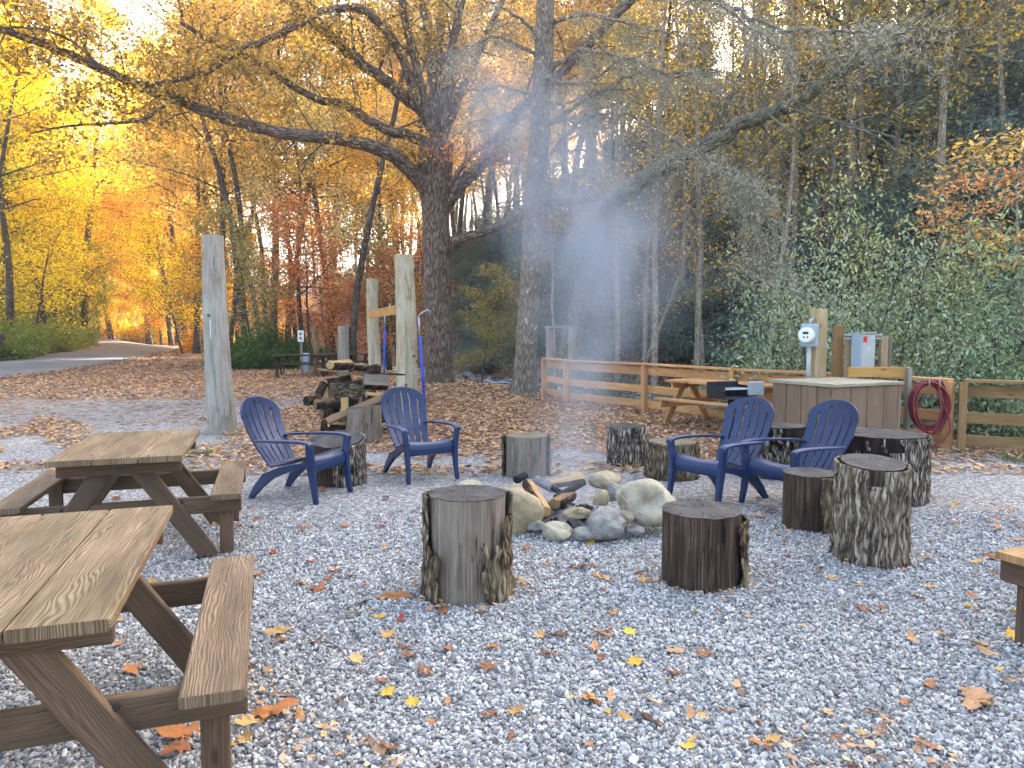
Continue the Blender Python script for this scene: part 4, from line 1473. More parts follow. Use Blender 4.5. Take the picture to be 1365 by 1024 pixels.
def build_creek():
    t = NT('creek_water')
    ob = t.obj()
    n1 = t.noise(t.mapping(ob, (1.2, 1.2, 1)), 2.2, 6, 0.65, 0.4)
    foam = t.ramp(n1, [(0.47, (0, 0, 0, 1)), (0.6, (1, 1, 1, 1))])
    c = t.mix(foam, srgb(58, 74, 78), srgb(220, 226, 228))
    b = t.bump(n1, 0.9, 0.15)
    mt = t.finish(t.bsdf(c, t.math('MULTIPLY_ADD', foam, 0.5, 0.08), 0.5, b))
    V = []; n = 90; k = 12
    for i in range(n + 1):
        for j in range(k + 1):
            s = -3.6 + 6.6 * j / k
            w = -30 + 110 * i / n
            x = 5.8 + .857 * s - .514 * w; y = 20 + .514 * s + .857 * w
            V.append((x, y, -0.72 + .03 * math.sin(w * 1.7 + s * 2) + .02 * math.sin(w * 3.9)))
    idx = np.arange((n + 1) * (k + 1)).reshape(n + 1, k + 1)
    Fc = np.stack([idx[:-1, :-1], idx[1:, :-1], idx[1:, 1:], idx[:-1, 1:]], -1).reshape(-1, 4)
    tag(link('creek_water', np_mesh('creek_water', np.array(V), Fc, mt, True)), kind='structure')


build_creek()
for i, (s, w, r) in enumerate([(-.4, 14, .28), (1.6, 12, .35), (-2.0, -9, .5), (-3.0, -11, .45), (-2.4, -13, .6), (-1.0, -12, .5), (-3.3, -8.2, .35), (0.9, 17, .3)]):
    x = 5.8 + .857 * s - .514 * w; y = 20 + .514 * s + .857 * w
    d = max(y, 1)
    px = 682.5 + F * x / d
    zc = -.72 + r * .15
    py = 440 + (1.5 - zc) * F / d
    where = 'downstream beyond the big trunks' if w > 0 else 'below the fence at the right'
    rock(px, py, r * 2 * F / d, r * 1.3 * F / d, d, f'grey boulder in the creek {where}', 'rock_creek', 20 + i, name='creek_boulder', group='boulders in the creek ' + where, cat='boulder', sub=3)

# ------------------------------------------------------------------ crushed stone as real stones
ICO = None


def stones(name, P, size, seed, lod):
    "one mesh of angular stones at the points P"
    r_ = np.random.RandomState(seed)
    bm = bmesh.new()
    if lod == 0:
        bmesh.ops.create_icosphere(bm, subdivisions=1, radius=1)
    else:
        v = [bm.verts.new(p) for p in ((1, 0, 0), (0, 1, 0), (-1, 0, 0), (0, -1, 0), (0, 0, 1), (0, 0, -1))]
        for a, b in ((0, 1), (1, 2), (2, 3), (3, 0)):
            bm.faces.new((v[a], v[b], v[4])); bm.faces.new((v[b], v[a], v[5]))
    bv = np.array([v.co[:] for v in bm.verts]); bf = np.array([[v.index for v in f.verts] for f in bm.faces])
    bm.verts.index_update()
    bm.free()
    n, k = len(P), len(bv)
    jit = 1 + r_.uniform(-.38, .3, (n, k, 1))
    V = bv[None] * jit
    ax = r_.uniform(.55, 1.2, (n, 1, 3)); ax[..., 2] *= .62
    V = V * ax * (size * r_.lognormal(0, .28, n))[:, None, None]
    q = r_.normal(size=(n, 4)); q /= np.linalg.norm(q, axis=1, keepdims=True)
    w, x, y, z = q.T
    Rm = np.stack([1 - 2 * (y * y + z * z), 2 * (x * y - z * w), 2 * (x * z + y * w), 2 * (x * y + z * w), 1 - 2 * (x * x + z * z), 2 * (y * z - x * w), 2 * (x * z - y * w), 2 * (y * z + x * w), 1 - 2 * (x * x + y * y)], -1).reshape(n, 3, 3)
    V = np.einsum('nij,nkj->nki', Rm, V) + P[:, None, :]
    Fc = (bf[None] + (np.arange(n) * k)[:, None, None]).reshape(-1, 3)
    return V.reshape(-1, 3), Fc


def m_stone():
    t = NT('crushed_stone')
    r = t.island()
    ob = t.obj()
    c = t.ramp(r, [(0.0, srgb(112, 111, 109)), (0.25, srgb(150, 149, 145)), (0.6, srgb(180, 178, 173)), (0.85, srgb(206, 204, 198)), (0.97, srgb(228, 226, 220)), (1.0, srgb(172, 154, 130))])
    n1 = t.noise(ob, 90, 4, 0.6)
    c = t.mix(t.math('MULTIPLY', n1, 0.4), c, srgb(110, 108, 108))
    big = t.noise(ob, .8, 4, 0.6)
    c = t.mix(t.math('MULTIPLY', t.ramp(big, [(.45, (0, 0, 0, 1)), (.7, (1, 1, 1, 1))]), 0.25), c, srgb(118, 108, 98))
    return t.finish(t.bsdf(c, 0.8, 0.3, t.bump(n1, 0.25, 0.002)))


def scatter(dens, y0, y1, seed, wide=0.78, pad=0.5):
    "random ground points in the wedge the lens sees"
    r_ = np.random.RandomState(seed)
    area = (y1 - y0) * (wide * (y1 + y0) + 2 * pad)
    n = int(area * dens)
    u = r_.rand(n)
    # density proportional to width
    y = np.sqrt(y0 ** 2 + u * (y1 ** 2 - y0 ** 2))
    x = (r_.rand(n) * 2 - 1) * (wide * y + pad)
    return x, y


def build_gravel():
    mt = m_stone()
    parts = []
    Vs = []; Fs = []; off = 0
    for (y0, y1, dn, size, lod, seed) in ((1.1, 6.2, 5600, .0101, 0, 1), (5.0, 8.2, 2600, .0140, 1, 2), (8.0, 12, 900, .018, 1, 3)):
        x, y = scatter(dn, y0, y1, seed)
        lm = litter_mask(x, y)
        r_ = np.random.RandomState(seed + 50)
        keep = r_.rand(len(x)) > lm * .85
        if lod == 0: keep &= r_.rand(len(x)) > sstep(4.8, 6.2, y)
        if seed == 2: keep &= r_.rand(len(x)) < sstep(4.8, 6.2, y) * 1.1
        keep &= ~(((x - .42) ** 2 + (y - 5.55) ** 2) < .42 ** 2)
        x, y = x[keep], y[keep]
        z = terrain(x, y) + r_.uniform(-.004, .012, len(x))
        V, Fc = stones('g', np.stack([x, y, z], -1), size, seed, lod)
        Vs.append(V); Fs.append(Fc + off); off += len(V)
    me = np_mesh('gravel', np.vstack(Vs), np.vstack(Fs), mt)
    tag(link('gravel', me), 'grey crushed stone spread over the picnic ground', kind='stuff')


build_gravel()
cr_ = np.random.RandomState(31)
ca_, cq_ = cr_.rand(90) * 6.283, .36 * np.sqrt(cr_.rand(90))
cx_, cy_ = .42 + cq_ * np.cos(ca_), 5.55 + cq_ * np.sin(ca_)
V_, F_ = stones('c', np.stack([cx_, cy_, .13 * (1 - (cq_ / .46) ** 2) + .012], -1), .02, 5, 0)
tag(link('charcoal', np_mesh('charcoal', V_, F_, M['char'])), 'black bits of charcoal strewn over the ash', kind='stuff')

# ------------------------------------------------------------------ fallen leaves
def m_fallen(name, obcolor=False):
    t = NT(name)
    r = t.island()
    wn = t.n('TexWhiteNoise', {'W': t.math('MULTIPLY', r, 713.0)}, noise_dimensions='1D')
    if obcolor:
        c = t.n('ObjectInfo').outputs['Color']
        n1 = t.noise(t.obj(), 30, 4, 0.6)
        c = t.mix(t.math('MULTIPLY', t.ramp(n1, [(.4, (0, 0, 0, 1)), (.7, (1, 1, 1, 1))]), .45), c, srgb(90, 56, 34))
    else:
        c = t.ramp(wn.outputs['Value'], [(0, srgb(104, 78, 60)), (.25, srgb(152, 116, 88)), (.5, srgb(186, 146, 110)), (.7, srgb(214, 182, 146)), (.84, srgb(202, 140, 84)), (.93, srgb(214, 178, 104)), (1, srgb(150, 86, 58))])
    d = t.bsdf(c, 0.6, 0.25)
    tr = t.n('BsdfTranslucent', {'Color': c}).outputs[0]
    return t.finish(t.n('MixShader', {0: 0.2, 1: d, 2: tr}).outputs[0])


def curled(P, size, seed):
    "small curled leaves: two folded quads each, six vertices"
    r_ = np.random.RandomState(seed)
    n = len(P)
    a = r_.rand(n) * 2 * np.pi
    t = np.stack([np.cos(a), np.sin(a), r_.uniform(-.25, .35, n)], -1)
    nn = np.stack([r_.normal(0, .35, n), r_.normal(0, .35, n), np.ones(n)], -1)
    b = np.cross(nn, t); b /= np.linalg.norm(b, axis=1, keepdims=True)
    L = (size * r_.uniform(.5, 1.3, n))[:, None]
    W = L * r_.uniform(.35, .7, n)[:, None]
    cu = L * r_.uniform(-.1, .35, n)[:, None]
    up = np.array([0, 0, 1.0])
    V = np.empty((n, 6, 3))
    V[:, 0] = P - t * L / 2 + up * cu
    V[:, 1] = P - t * L * .1 + b * W / 2 + up * cu * .8
    V[:, 2] = P - t * L * .1 - b * W / 2 + up * cu * .5
    V[:, 3] = P + t * L * .2 + b * W * .4 + up * cu * .6
    V[:, 4] = P + t * L * .2 - b * W * .4 + up * cu * .9
    V[:, 5] = P + t * L / 2 + up * cu * 1.1
    V[..., 2] = np.maximum(V[..., 2], (P[:, 2] - .004)[:, None])
    base = (np.arange(n) * 6)[:, None]
    tri = np.concatenate([base + np.array([[0, 2, 1]]), base + np.array([[1, 2, 4]]), base + np.array([[1, 4, 3]]), base + np.array([[3, 4, 5]])], 0)
    return V.reshape(-1, 3), tri


def build_litter():
    mt = m_fallen('fallen_leaf_mix')
    Vs = []; Fs = []; off = 0
    for (y0, y1, dn, size, seed, wide) in ((1.2, 9.0, 330, .045, 11, .8), (7.5, 16, 300, .08, 12, .8), (16, 30, 130, .105, 13, .8), (30, 62, 26, .16, 14, .75)):
        x, y = scatter(dn, y0, y1, seed, wide)
        r_ = np.random.RandomState(seed)
        lm = litter_mask(x, y)
        p = lm ** 1.1 + .04 + .06 * np.clip(lump(x, y, 1.6, 3.1), 0, 1)
        s = creek_s(x, y)
        for (sx_, sy_, sr_) in STUMPS:
            dd = np.hypot(x - sx_, y - sy_)
            p = p + .22 * np.exp(-((dd - sr_ - .05) / .12) ** 2) * (seed == 11)
        keep = (r_.rand(len(x)) < p) & ~((s > -3.4) & (s < 2.4))
        rd = road_dist(x, y)
        keep &= (rd > 2.75) | (r_.rand(len(x)) < .006)
        keep &= ~(((x - .42) ** 2 + (y - 5.55) ** 2) < .4 ** 2)
        x, y = x[keep], y[keep]
        z = terrain(x, y) + r_.uniform(.006, .03, len(x))
        rdk = road_dist(x, y) < 3.2
        z = z + np.where(rdk, .05, 0)
        V, Fc = curled(np.stack([x, y, z], -1), size, seed)
        Vs.append(V); Fs.append(Fc + off); off += len(V)
    me = np_mesh('leaf_litter', np.vstack(Vs), np.vstack(Fs), mt)
    tag(link('leaf_litter', me), 'brown fallen leaves covering the ground under the trees', kind='stuff')


build_litter()


def leaf_shape(kind, seed):
    r_ = random.Random(seed)
    if kind == 'maple':
        pr = [(0, -.5), (.1, -.22), (.34, -.3), (.26, -.12), (.5, .02), (.3, .1), (.34, .3), (.14, .24), (0, .55), (-.14, .24), (-.36, .28), (-.3, .08), (-.5, .0), (-.25, -.12), (-.32, -.32), (-.1, -.22)]
    elif kind == 'oak':
        pr = [(0, -.55), (.07, -.35), (.2, -.3), (.12, -.16), (.3, -.06), (.15, .06), (.32, .22), (.14, .26), (.12, .45), (0, .55), (-.12, .43), (-.13, .25), (-.3, .2), (-.15, .06), (-.3, -.08), (-.12, -.16), (-.2, -.32), (-.07, -.36)]
    else:
        pr = [(0, -.55), (.16, -.36), (.26, -.1), (.24, .15), (.12, .4), (0, .58), (-.12, .4), (-.24, .15), (-.26, -.1), (-.16, -.36)]
    bend, cup, tw = r_.uniform(.1, .9), r_.uniform(-.2, .9), r_.uniform(-.6, .6)

    def z(x, y):
        return bend * .35 * (y * y) * 1.6 + cup * x * x * 1.1 + tw * x * y + .03 * math.sin(x * 17 + seed) + .03 * math.sin(y * 15 + seed)
    vs = []; fs = []
    n = len(pr)
    for k in (1.0, .55):
        for x, y in pr:
            vs.append((x * k, y * k, z(x * k, y * k)))
    vs.append((0, 0, 0))
    for i in range(n):
        j = (i + 1) % n
        fs.append((i, j, n + j, n + i)); fs.append((n + i, n + j, 2 * n))
    zmin = min(v[2] for v in vs)
    me = bpy.data.meshes.new('fallen_leaf')
    me.from_pydata([(x, y, q - zmin) for x, y, q in vs], [], fs)
    for p in me.polygons:
        p.use_smooth = True
    me.materials.append(M['fallen'])
    return me


M['fallen'] = m_fallen('fallen_leaf', True)
LEAFCOL = {'yellow': srgb(222, 178, 66), 'golden': srgb(200, 156, 92), 'orange': srgb(184, 120, 70), 'rusty': srgb(150, 98, 66), 'brown': srgb(130, 86, 56), 'tan': srgb(190, 146, 104), 'red': srgb(158, 66, 48), 'dark brown': srgb(82, 54, 42)}
MARKS = [((-.83, 2.1), 'the nearest picnic bench'), ((-1.6, 4.2), 'the rear picnic table'), ((-.27, 4.1), 'the tall debarked stump'), ((1.15, 4.35), 'the dark brown stump'), ((2.3, 4.7), 'the tall grey-barked stump'), ((2.5, 3.3), 'the right-hand bench corner'), ((.45, 5.0), 'the front of the fire ring'), ((-1.7, 6.2), 'the sideways chair'), ((-.8, 7.1), 'the chair before the woodpile'), ((0.3, 2.6), 'open gravel nearest the viewer'), ((3.9, 6.5), 'open gravel in front of the weathered fence')]


def build_leaves():
    shapes = [(k, leaf_shape(k, s)) for s, k in enumerate(['maple', 'oak', 'oval', 'maple', 'oak', 'maple', 'oak', 'oval', 'maple', 'oak'])]
    names = {'maple': 'star-shaped', 'oak': 'lobed', 'oval': 'oval'}
    lr = random.Random(21)
    # the ones the photo lets one pick out: x, y, pixel width, colour, shape
    spots = [(360, 955, 70, 'orange', 4), (335, 968, 40, 'golden', 1), (240, 985, 62, 'orange', 6), (238, 1003, 56, 'rusty', 4), (175, 897, 30, 'orange', 3), (128, 926, 26, 'rusty', 7), (373, 846, 34, 'golden', 1), (375, 858, 26, 'rusty', 4), (425, 789, 26, 'rusty', 9), (526, 799, 38, 'orange', 4), (534, 829, 18, 'red', 2), (505, 826, 18, 'yellow', 2), (507, 912, 20, 'orange', 3), (517, 929, 26, 'yellow', 0), (550, 941, 22, 'yellow', 3), (565, 899, 26, 'brown', 5), (597, 869, 24, 'orange', 7), (575, 967, 14, 'orange', 3), (656, 867, 24, 'orange', 5), (653, 957, 28, 'brown', 4), (688, 953, 26, 'golden', 0), (743, 851, 30, 'brown', 2), (730, 875, 30, 'rusty', 4), (805, 850, 38, 'orange', 7), (792, 867, 28, 'tan', 1), (846, 887, 24, 'yellow', 3), (785, 936, 30, 'golden', 3), (760, 934, 16, 'yellow', 2), (814, 932, 24, 'tan', 9), (872, 940, 24, 'golden', 2), (941, 877, 30, 'rusty', 8), (865, 963, 36, 'dark brown', 4), (833, 960, 22, 'golden', 7), (968, 953, 22, 'brown', 2), (937, 959, 18, 'golden', 5), (916, 1000, 22, 'yellow', 2), (923, 990, 18, 'golden', 7), (1013, 998, 44, 'orange', 1), (1030, 992, 26, 'golden', 0), (1180, 963, 30, 'tan', 4), (1160, 955, 22, 'brown', 6), (1205, 940, 16, 'orange', 3), (1300, 940, 60, 'tan', 4), (1315, 945, 32, 'golden', 6), (1240, 918, 26, 'orange', 1), (1215, 855, 26, 'tan', 6), (1255, 850, 20, 'golden', 3), (1348, 850, 26, 'yellow', 4), (1320, 745, 26, 'brown', 4), (1095, 760, 18, 'tan', 6), (1145, 783, 16, 'golden', 7), (1240, 785, 16, 'golden', 2), (1225, 800, 20, 'rusty', 6), (1110, 775, 22, 'tan', 1), (900, 872, 24, 'tan', 4), (927, 820, 18, 'yellow', 7), (774, 760, 34, 'rusty', 4), (803, 776, 30, 'golden', 6), (787, 727, 18, 'yellow', 7), (700, 735, 20, 'orange', 5), (645, 790, 18, 'rusty', 4), (420, 860, 24, 'brown', 2), (470, 820, 20, 'golden', 1), (445, 765, 22, 'orange', 0), (85, 860, 24, 'golden', 2), (230, 790, 22, 'orange', 6), (1010, 690, 24, 'tan', 4), (1030, 684, 20, 'brown', 1), (430, 655, 18, 'rusty', 1), (270, 745, 20, 'rusty', 4)]
    todo = [(at_z(x, y, 0), w, c, s) for x, y, w, c, s in spots]
    cols = ['golden', 'orange', 'orange', 'rusty', 'rusty', 'brown', 'tan', 'tan', 'tan', 'dark brown', 'yellow', 'golden', 'brown', 'brown', 'rusty', 'tan', 'orange', 'golden', 'red']
    while len(todo) < 300:
        y = math.sqrt(lr.uniform(2.3 ** 2, 6.4 ** 2)); x = lr.uniform(-.72, .72) * y
        if (x - .45) ** 2 + (y - 5.5) ** 2 < .75:
            continue
        todo.append((Vector((x, y, 0)), None, lr.choice(cols), lr.randrange(10)))
    for p, w, c, s in todo:
        kind, me = shapes[s]
        size = w * p.y / F / .9 if w else lr.uniform(.035, .10)
        size = min(size, .22)
        o = link('fallen_leaf', me, loc=(p.x, p.y, tz(p.x, p.y) + .014))
        o.scale = (size,) * 3
        o.rotation_euler = (lr.uniform(-.35, .35), lr.uniform(-.35, .35), lr.uniform(0, 6.28))
        k = LEAFCOL[c]; q = lr.uniform(.8, 1.2)
        o.color = (min(1, k[0] * q), min(1, k[1] * q), min(1, k[2] * q), 1)
        mk = min(MARKS, key=lambda m: (m[0][0] - p.x) ** 2 + (m[0][1] - p.y) ** 2)[1]
        big = 'large' if size > .12 else ('small' if size < .06 else 'mid-sized')
        near = 'on the ' if mk.startswith('open') else 'on the gravel near '
        tag(o, f'{big} {c} {names[kind]} leaf lying {near}{mk}', 'leaf', 'single fallen leaves on the gravel')


build_leaves()


def grass_patch(name, c, rad, n, label, h=.1, seed=1, cols=(srgb(70, 92, 40), srgb(120, 128, 60))):
    r_ = np.random.RandomState(seed)
    a = r_.rand(n) * 6.283; r = rad * np.sqrt(r_.rand(n))
    x, y = c[0] + r * np.cos(a) * 1.5, c[1] + r * np.sin(a)
    z = terrain(x, y)
    hh = h * r_.uniform(.4, 1.2, n)
    th = r_.rand(n) * 6.283
    w = .004
    bend = hh * r_.uniform(.1, .8, n)
    bd = r_.rand(n) * 6.283
    V = np.empty((n, 3, 3))
    V[:, 0] = np.stack([x - w * np.cos(th), y - w * np.sin(th), z], -1)
    V[:, 1] = np.stack([x + w * np.cos(th), y + w * np.sin(th), z], -1)
    V[:, 2] = np.stack([x + bend * np.cos(bd), y + bend * np.sin(bd), z + hh], -1)
    t = NT('grass'); rr = t.island()
    cc = t.ramp(rr, [(0, cols[0]), (1, cols[1])])
    tag(link(name, np_mesh(name, V.reshape(-1, 3), np.arange(n * 3).reshape(n, 3), t.finish(t.bsdf(cc, .6, .2)))), label, kind='stuff')


g1 = at_z(268, 607, 0); grass_patch('grass', (g1.x, g1.y), .14, 500, 'small tuft of grass by the thick grey post', .06, 1)
g2 = at_z(490, 572, 0); grass_patch('grass', (g2.x, g2.y), .3, 700, 'thin grass below the woodpile', .06, 2)
grass_patch('grass', (6.9, 8.35), .75, 3500, 'thin grass along the foot of the weathered fence', .08, 3, (srgb(92, 98, 52), srgb(150, 142, 92)))
# ------------------------------------------------------------------ tree materials
M['bark_tree'] = m_bark('forest_bark', [(36, 30, 26), (86, 74, 64), (128, 114, 100)], 1.0, 2.6, lichen=(130, 128, 112), amt=0.35, bump=0.03)
M['bark_light'] = m_bark('light_slender_bark', [(86, 76, 64), (150, 136, 118), (190, 178, 156)], 1.2, 2.4, lichen=(172, 170, 150), amt=0.4, bump=0.02)
M['bark_oak'] = m_bark('oak_bark', [(44, 36, 30), (112, 95, 82), (168, 150, 132)], 0.8, 3.2, lichen=(128, 122, 112), amt=0.3, bump=0.05, moss=True)
M['bark_hem'] = m_bark('hemlock_bark', [(62, 52, 44), (130, 114, 98), (172, 158, 138)], 1.0, 2.4, lichen=(150, 144, 128), amt=0.4, bump=0.04, spots=(206, 202, 188), moss=True)
M['bark_lean'] = m_bark('leaning_bark', [(42, 38, 32), (108, 102, 86), (156, 150, 128)], 1.0, 2.2, lichen=(140, 148, 124), amt=0.5, bump=0.04)
M['twig_grey'] = m_bark('lichen_twig', [(96, 92, 78), (142, 140, 122), (178, 178, 160)], 2, 2, bump=0.01)
M['leaf'] = m_leaf('autumn_leaf', 0.012, (0.4, 1.6), (0.88, 1.12), 0.5)
M['leaf_green'] = m_leaf('evergreen_leaf', 0.024, (0.55, 1.55), (0.7, 1.1), 0.2, 0.5, 0.35)
M['needle'] = m_leaf('lichen_spray', 0.02, (0.6, 1.3), (0.7, 1.1), 0.3, 0.7, 0.15)


def wander(r_, p, d, L, n, jit, pull=(0, 0, 0)):
    p = Vector(p); d = Vector(d).normalized(); pts = [p.copy()]
    pl = Vector(pull)
    for _ in range(n):
        d = (d + Vector((r_.gauss(0, jit), r_.gauss(0, jit), r_.gauss(0, jit))) + pl).normalized()
        p = p + d * (L / n)
        pts.append(p.copy())
    return pts


def interp(pts, t):
    k = t * (len(pts) - 1); i = min(int(k), len(pts) - 2); f = k - i
    return pts[i].lerp(pts[i + 1], f), (pts[i + 1] - pts[i]).normalized()


def taper(r0, r1, n, pw=1.0):
    return [r0 + (r1 - r0) * (i / n) ** pw for i in range(n + 1)]


class Tree:
    def __init__(self, seed):
        self.r = random.Random(seed); self.m = MB(); self.tips = []; self.seed = seed

    def stem(self, pts, rad, sides=10, rough=.08):
        self.m.tube(pts, rad, sides, rough=rough, seed=self.seed)

    def twigs(self, pts, r0, n, L, lvl, spread=.9, up=.15, pull=(0, 0, 0), start=.25, sub=3, rmin=.004, tipn=2):
        "side branches along a limb, branching again LVL times"
        r_ = self.r
        for i in range(n):
            t = start + (1 - start) * (i + r_.random()) / n
            p, d = interp(pts, min(t, .999))
            o = d.orthogonal().normalized()
            o.rotate(Matrix.Rotation(r_.uniform(0, 6.283), 3, d))
            dd = (d * (1 - spread * .5) + o * spread + Vector((0, 0, up))).normalized()
            l = L * r_.uniform(.55, 1.2) * (1 - .35 * t)
            rr = max(rmin, r0 * r_.uniform(.35, .6) * (1 - .4 * t))
            ns = 4 if lvl > 0 else 3
            q = wander(r_, p, dd, l, ns, .16, pull)
            self.m.tube(q, taper(rr, max(rmin * .6, rr * .35), ns), 5 if lvl > 1 else (4 if lvl == 1 else 3), cap=False)
            if lvl > 0:
                self.twigs(q, rr, sub, L * .5, lvl - 1, spread, up, pull, .2, sub, rmin, tipn)
            if lvl <= 1:
                for k in range(tipn):
                    self.tips.append((interp(q, min(.999, (k + 1) / tipn))[0], (q[-1] - q[-2]).normalized()))

    def leaves(self, per, sigma, L, W, seed, keep=1.0, flat=0.3, drop=0.0, zmin=None):
        r_ = np.random.RandomState(seed)
        P = np.array([t[0][:] for t in self.tips])
        if keep < 1:
            # whole clumps missing: gaps in the crown
            P = P[r_.rand(len(P)) < keep]
        P = np.repeat(P, per, axis=0)
        P = P + r_.normal(0, 1, P.shape) * np.array([sigma, sigma, sigma * .6])
        if zmin is not None:
            P = P[P[:, 2] > zmin]
        return leaf_cloud(P, L, W, 0.25, flat, seed, drop)


def tree_proto(name, seed, H, r, first, nprim, plen, lvl=2, sub=4, per=10, sig=.35, leaf=.14, color=(1, 1, 1, 1), bark='bark_tree', leafm='leaf', lean=.02, keep=.9, up=.35, crook=.05, spread=.95, rmin=.006, sides=8):
    t = Tree(seed)
    n = 12
    tr = wander(t.r, (0, 0, -.3), (t.r.gauss(0, lean), t.r.gauss(0, lean), 1), H, n, crook, (0, 0, .06))
    rad = [r * (1.25 if i == 0 else 1) * (1 - .86 * (i / n) ** 1.1) for i in range(n + 1)]
    t.stem(tr, rad, sides)
    for i in range(nprim):
        f = first + (.97 - first) * (i + t.r.random() * .8) / nprim
        p, d = interp(tr, f)
        az = i * 2.4 + t.r.uniform(-.5, .5)
        dd = Vector((math.cos(az), math.sin(az), up + t.r.uniform(-.2, .35) + .5 * (f - first)))
        l = H * plen * t.r.uniform(.6, 1.2) * (1.05 - .6 * (f - first) / (1 - first))
        rr = max(.012, r * (1 - .86 * f) * .5)
        q = wander(t.r, p, dd, l, 5, .13, (0, 0, .03))
        t.m.tube(q, taper(rr, rr * .25, 5), 5, cap=False)
        t.twigs(q, rr, sub + 1, l * .5, lvl - 1, spread, .1, (0, 0, 0), .2, sub, rmin)
    root = empty(name, (0, 0, 0))
    wood = t.m.build('trunk', M[bark], root)
    if per:
        V, Fc = t.leaves(per, sig, leaf, leaf * .62, seed, keep)
        me = np_mesh('crown', V, Fc, M[leafm])
        o = link('crown', me, root); o.color = color
    return root


YEL, GOLD, ORG, RUST, OLIVE, GRN = srgb(255, 222, 44), srgb(252, 196, 54), srgb(240, 198, 104), srgb(212, 182, 126), srgb(170, 152, 88), srgb(156, 168, 60)
FP_ = {}
# forest trees, crowns of the size they have at 25 to 60 m
FP_['a'] = tree_proto('forest_tree', 101, 17, .19, .38, 16, .28, per=20, sig=.33, leaf=.18, keep=.92)
FP_['b'] = tree_proto('forest_tree', 102, 20, .22, .42, 16, .25, per=20, sig=.33, leaf=.18, keep=.9)
FP_['c'] = tree_proto('forest_tree', 103, 14, .12, .22, 15, .30, per=17, sig=.32, leaf=.15, keep=.88, crook=.08)
FP_['d'] = tree_proto('forest_tree', 104, 19, .15, .45, 12, .22, per=10, sig=.40, leaf=.16, keep=.6, crook=.07)
FP_['e'] = tree_proto('understory_tree', 105, 7.5, .07, .2, 13, .36, per=14, sig=.30, leaf=.13, keep=.85, crook=.09, up=.1)
# bare slender hillside trees
FP_['s'] = tree_proto('slender_tree', 111, 15, .11, .34, 16, .17, per=2, sig=.25, leaf=.11, keep=.4, bark='bark_light', crook=.05, sub=4, rmin=.008)
FP_['t'] = tree_proto('slender_tree', 112, 13, .085, .28, 16, .2, per=3, sig=.25, leaf=.11, keep=.4, bark='bark_light', crook=.09, sub=4, rmin=.008, lean=.08)
FP_['u'] = tree_proto('hillside_tree', 113, 14, .14, .32, 14, .26, per=8, sig=.38, leaf=.15, keep=.7, bark='bark_tree', crook=.06)


def evergreen_proto(name, seed, H, n=34, spread=2.6, dens=60):
    t = Tree(seed)
    tr = wander(t.r, (0, 0, -.3), (0, 0, 1), H, 10, .02)
    t.stem(tr, taper(.14, .02, 10), 7)
    for i in range(n):
        f = .08 + .9 * i / n
        p, d = interp(tr, f)
        az = i * 2.4
        l = spread * (1 - f) ** .8 * t.r.uniform(.7, 1.15) + .25
        q = wander(t.r, p, (math.cos(az), math.sin(az), .15), l, 5, .09, (0, 0, -.08))
        t.m.tube(q, taper(.03 * (1 - f) + .01, .005, 5), 4, cap=False)
        for k in range(7):
            pp = interp(q, min(.999, .2 + .8 * k / 6))[0]
            t.tips.append((pp, d))
    V, Fc = t.leaves(dens, .26, .12, .03, seed, .95, .5, .25)
    root = empty(name, (0, 0, 0))
    t.m.build('trunk', M['bark_tree'], root)
    o = link('crown', np_mesh('crown', V, Fc, M['leaf_green']), root); o.color = srgb(60, 78, 50)
    return root


FP_['h'] = evergreen_proto('evergreen_tree', 121, 10)


def shrub_proto(name, seed, Rr, H, n, leaf, lw, dens=9, color=(1, 1, 1, 1), leafm='leaf_green', sig=.16, flat=.3, bark='bark_tree', droop=.15, lvl=2):
    t = Tree(seed)
    for i in range(n):
        az = i * 2.4 + t.r.uniform(-.4, .4)
        e = t.r.uniform(.35, 1.6)
        d = Vector((math.cos(az), math.sin(az), e)).normalized()
        l = math.sqrt((Rr * d.x) ** 2 + (Rr * d.y) ** 2 + (H * d.z) ** 2) * t.r.uniform(.75, 1.05)
        q = wander(t.r, (t.r.uniform(-.2, .2) * Rr, t.r.uniform(-.2, .2) * Rr, -.15), d, l, 6, .12)
        t.m.tube(q, taper(.025, .006, 6), 4, cap=False)
        t.twigs(q, .02, 6, l * .4, lvl - 1, .9, .1, (0, 0, 0), .25, 4, .004, 2)
    V, Fc = t.leaves(dens, sig, leaf, lw, seed, .9, flat, droop, zmin=0.0)
    root = empty(name, (0, 0, 0))
    t.m.build('stems', M[bark], root)
    o = link('foliage', np_mesh('foliage', V, Fc, M[leafm]), root); o.color = color
    return root


FP_['r'] = shrub_proto('rhododendron', 131, 1.5, 2.4, 16, .15, .048, 12, srgb(58, 84, 58))
FP_['r2'] = shrub_proto('rhododendron', 132, 1.9, 3.2, 18, .15, .048, 12, srgb(50, 76, 54))
FP_['v'] = shrub_proto('roadside_bush', 133, 1.3, 1.8, 14, .12, .06, 10, srgb(120, 142, 50), 'leaf')
FP_['w'] = shrub_proto('leafy_shrub', 134, 1.3, 3.0, 20, .058, .024, 16, srgb(116, 142, 104), sig=.17, flat=.15)
USED = set()
pr_ = random.Random(77)


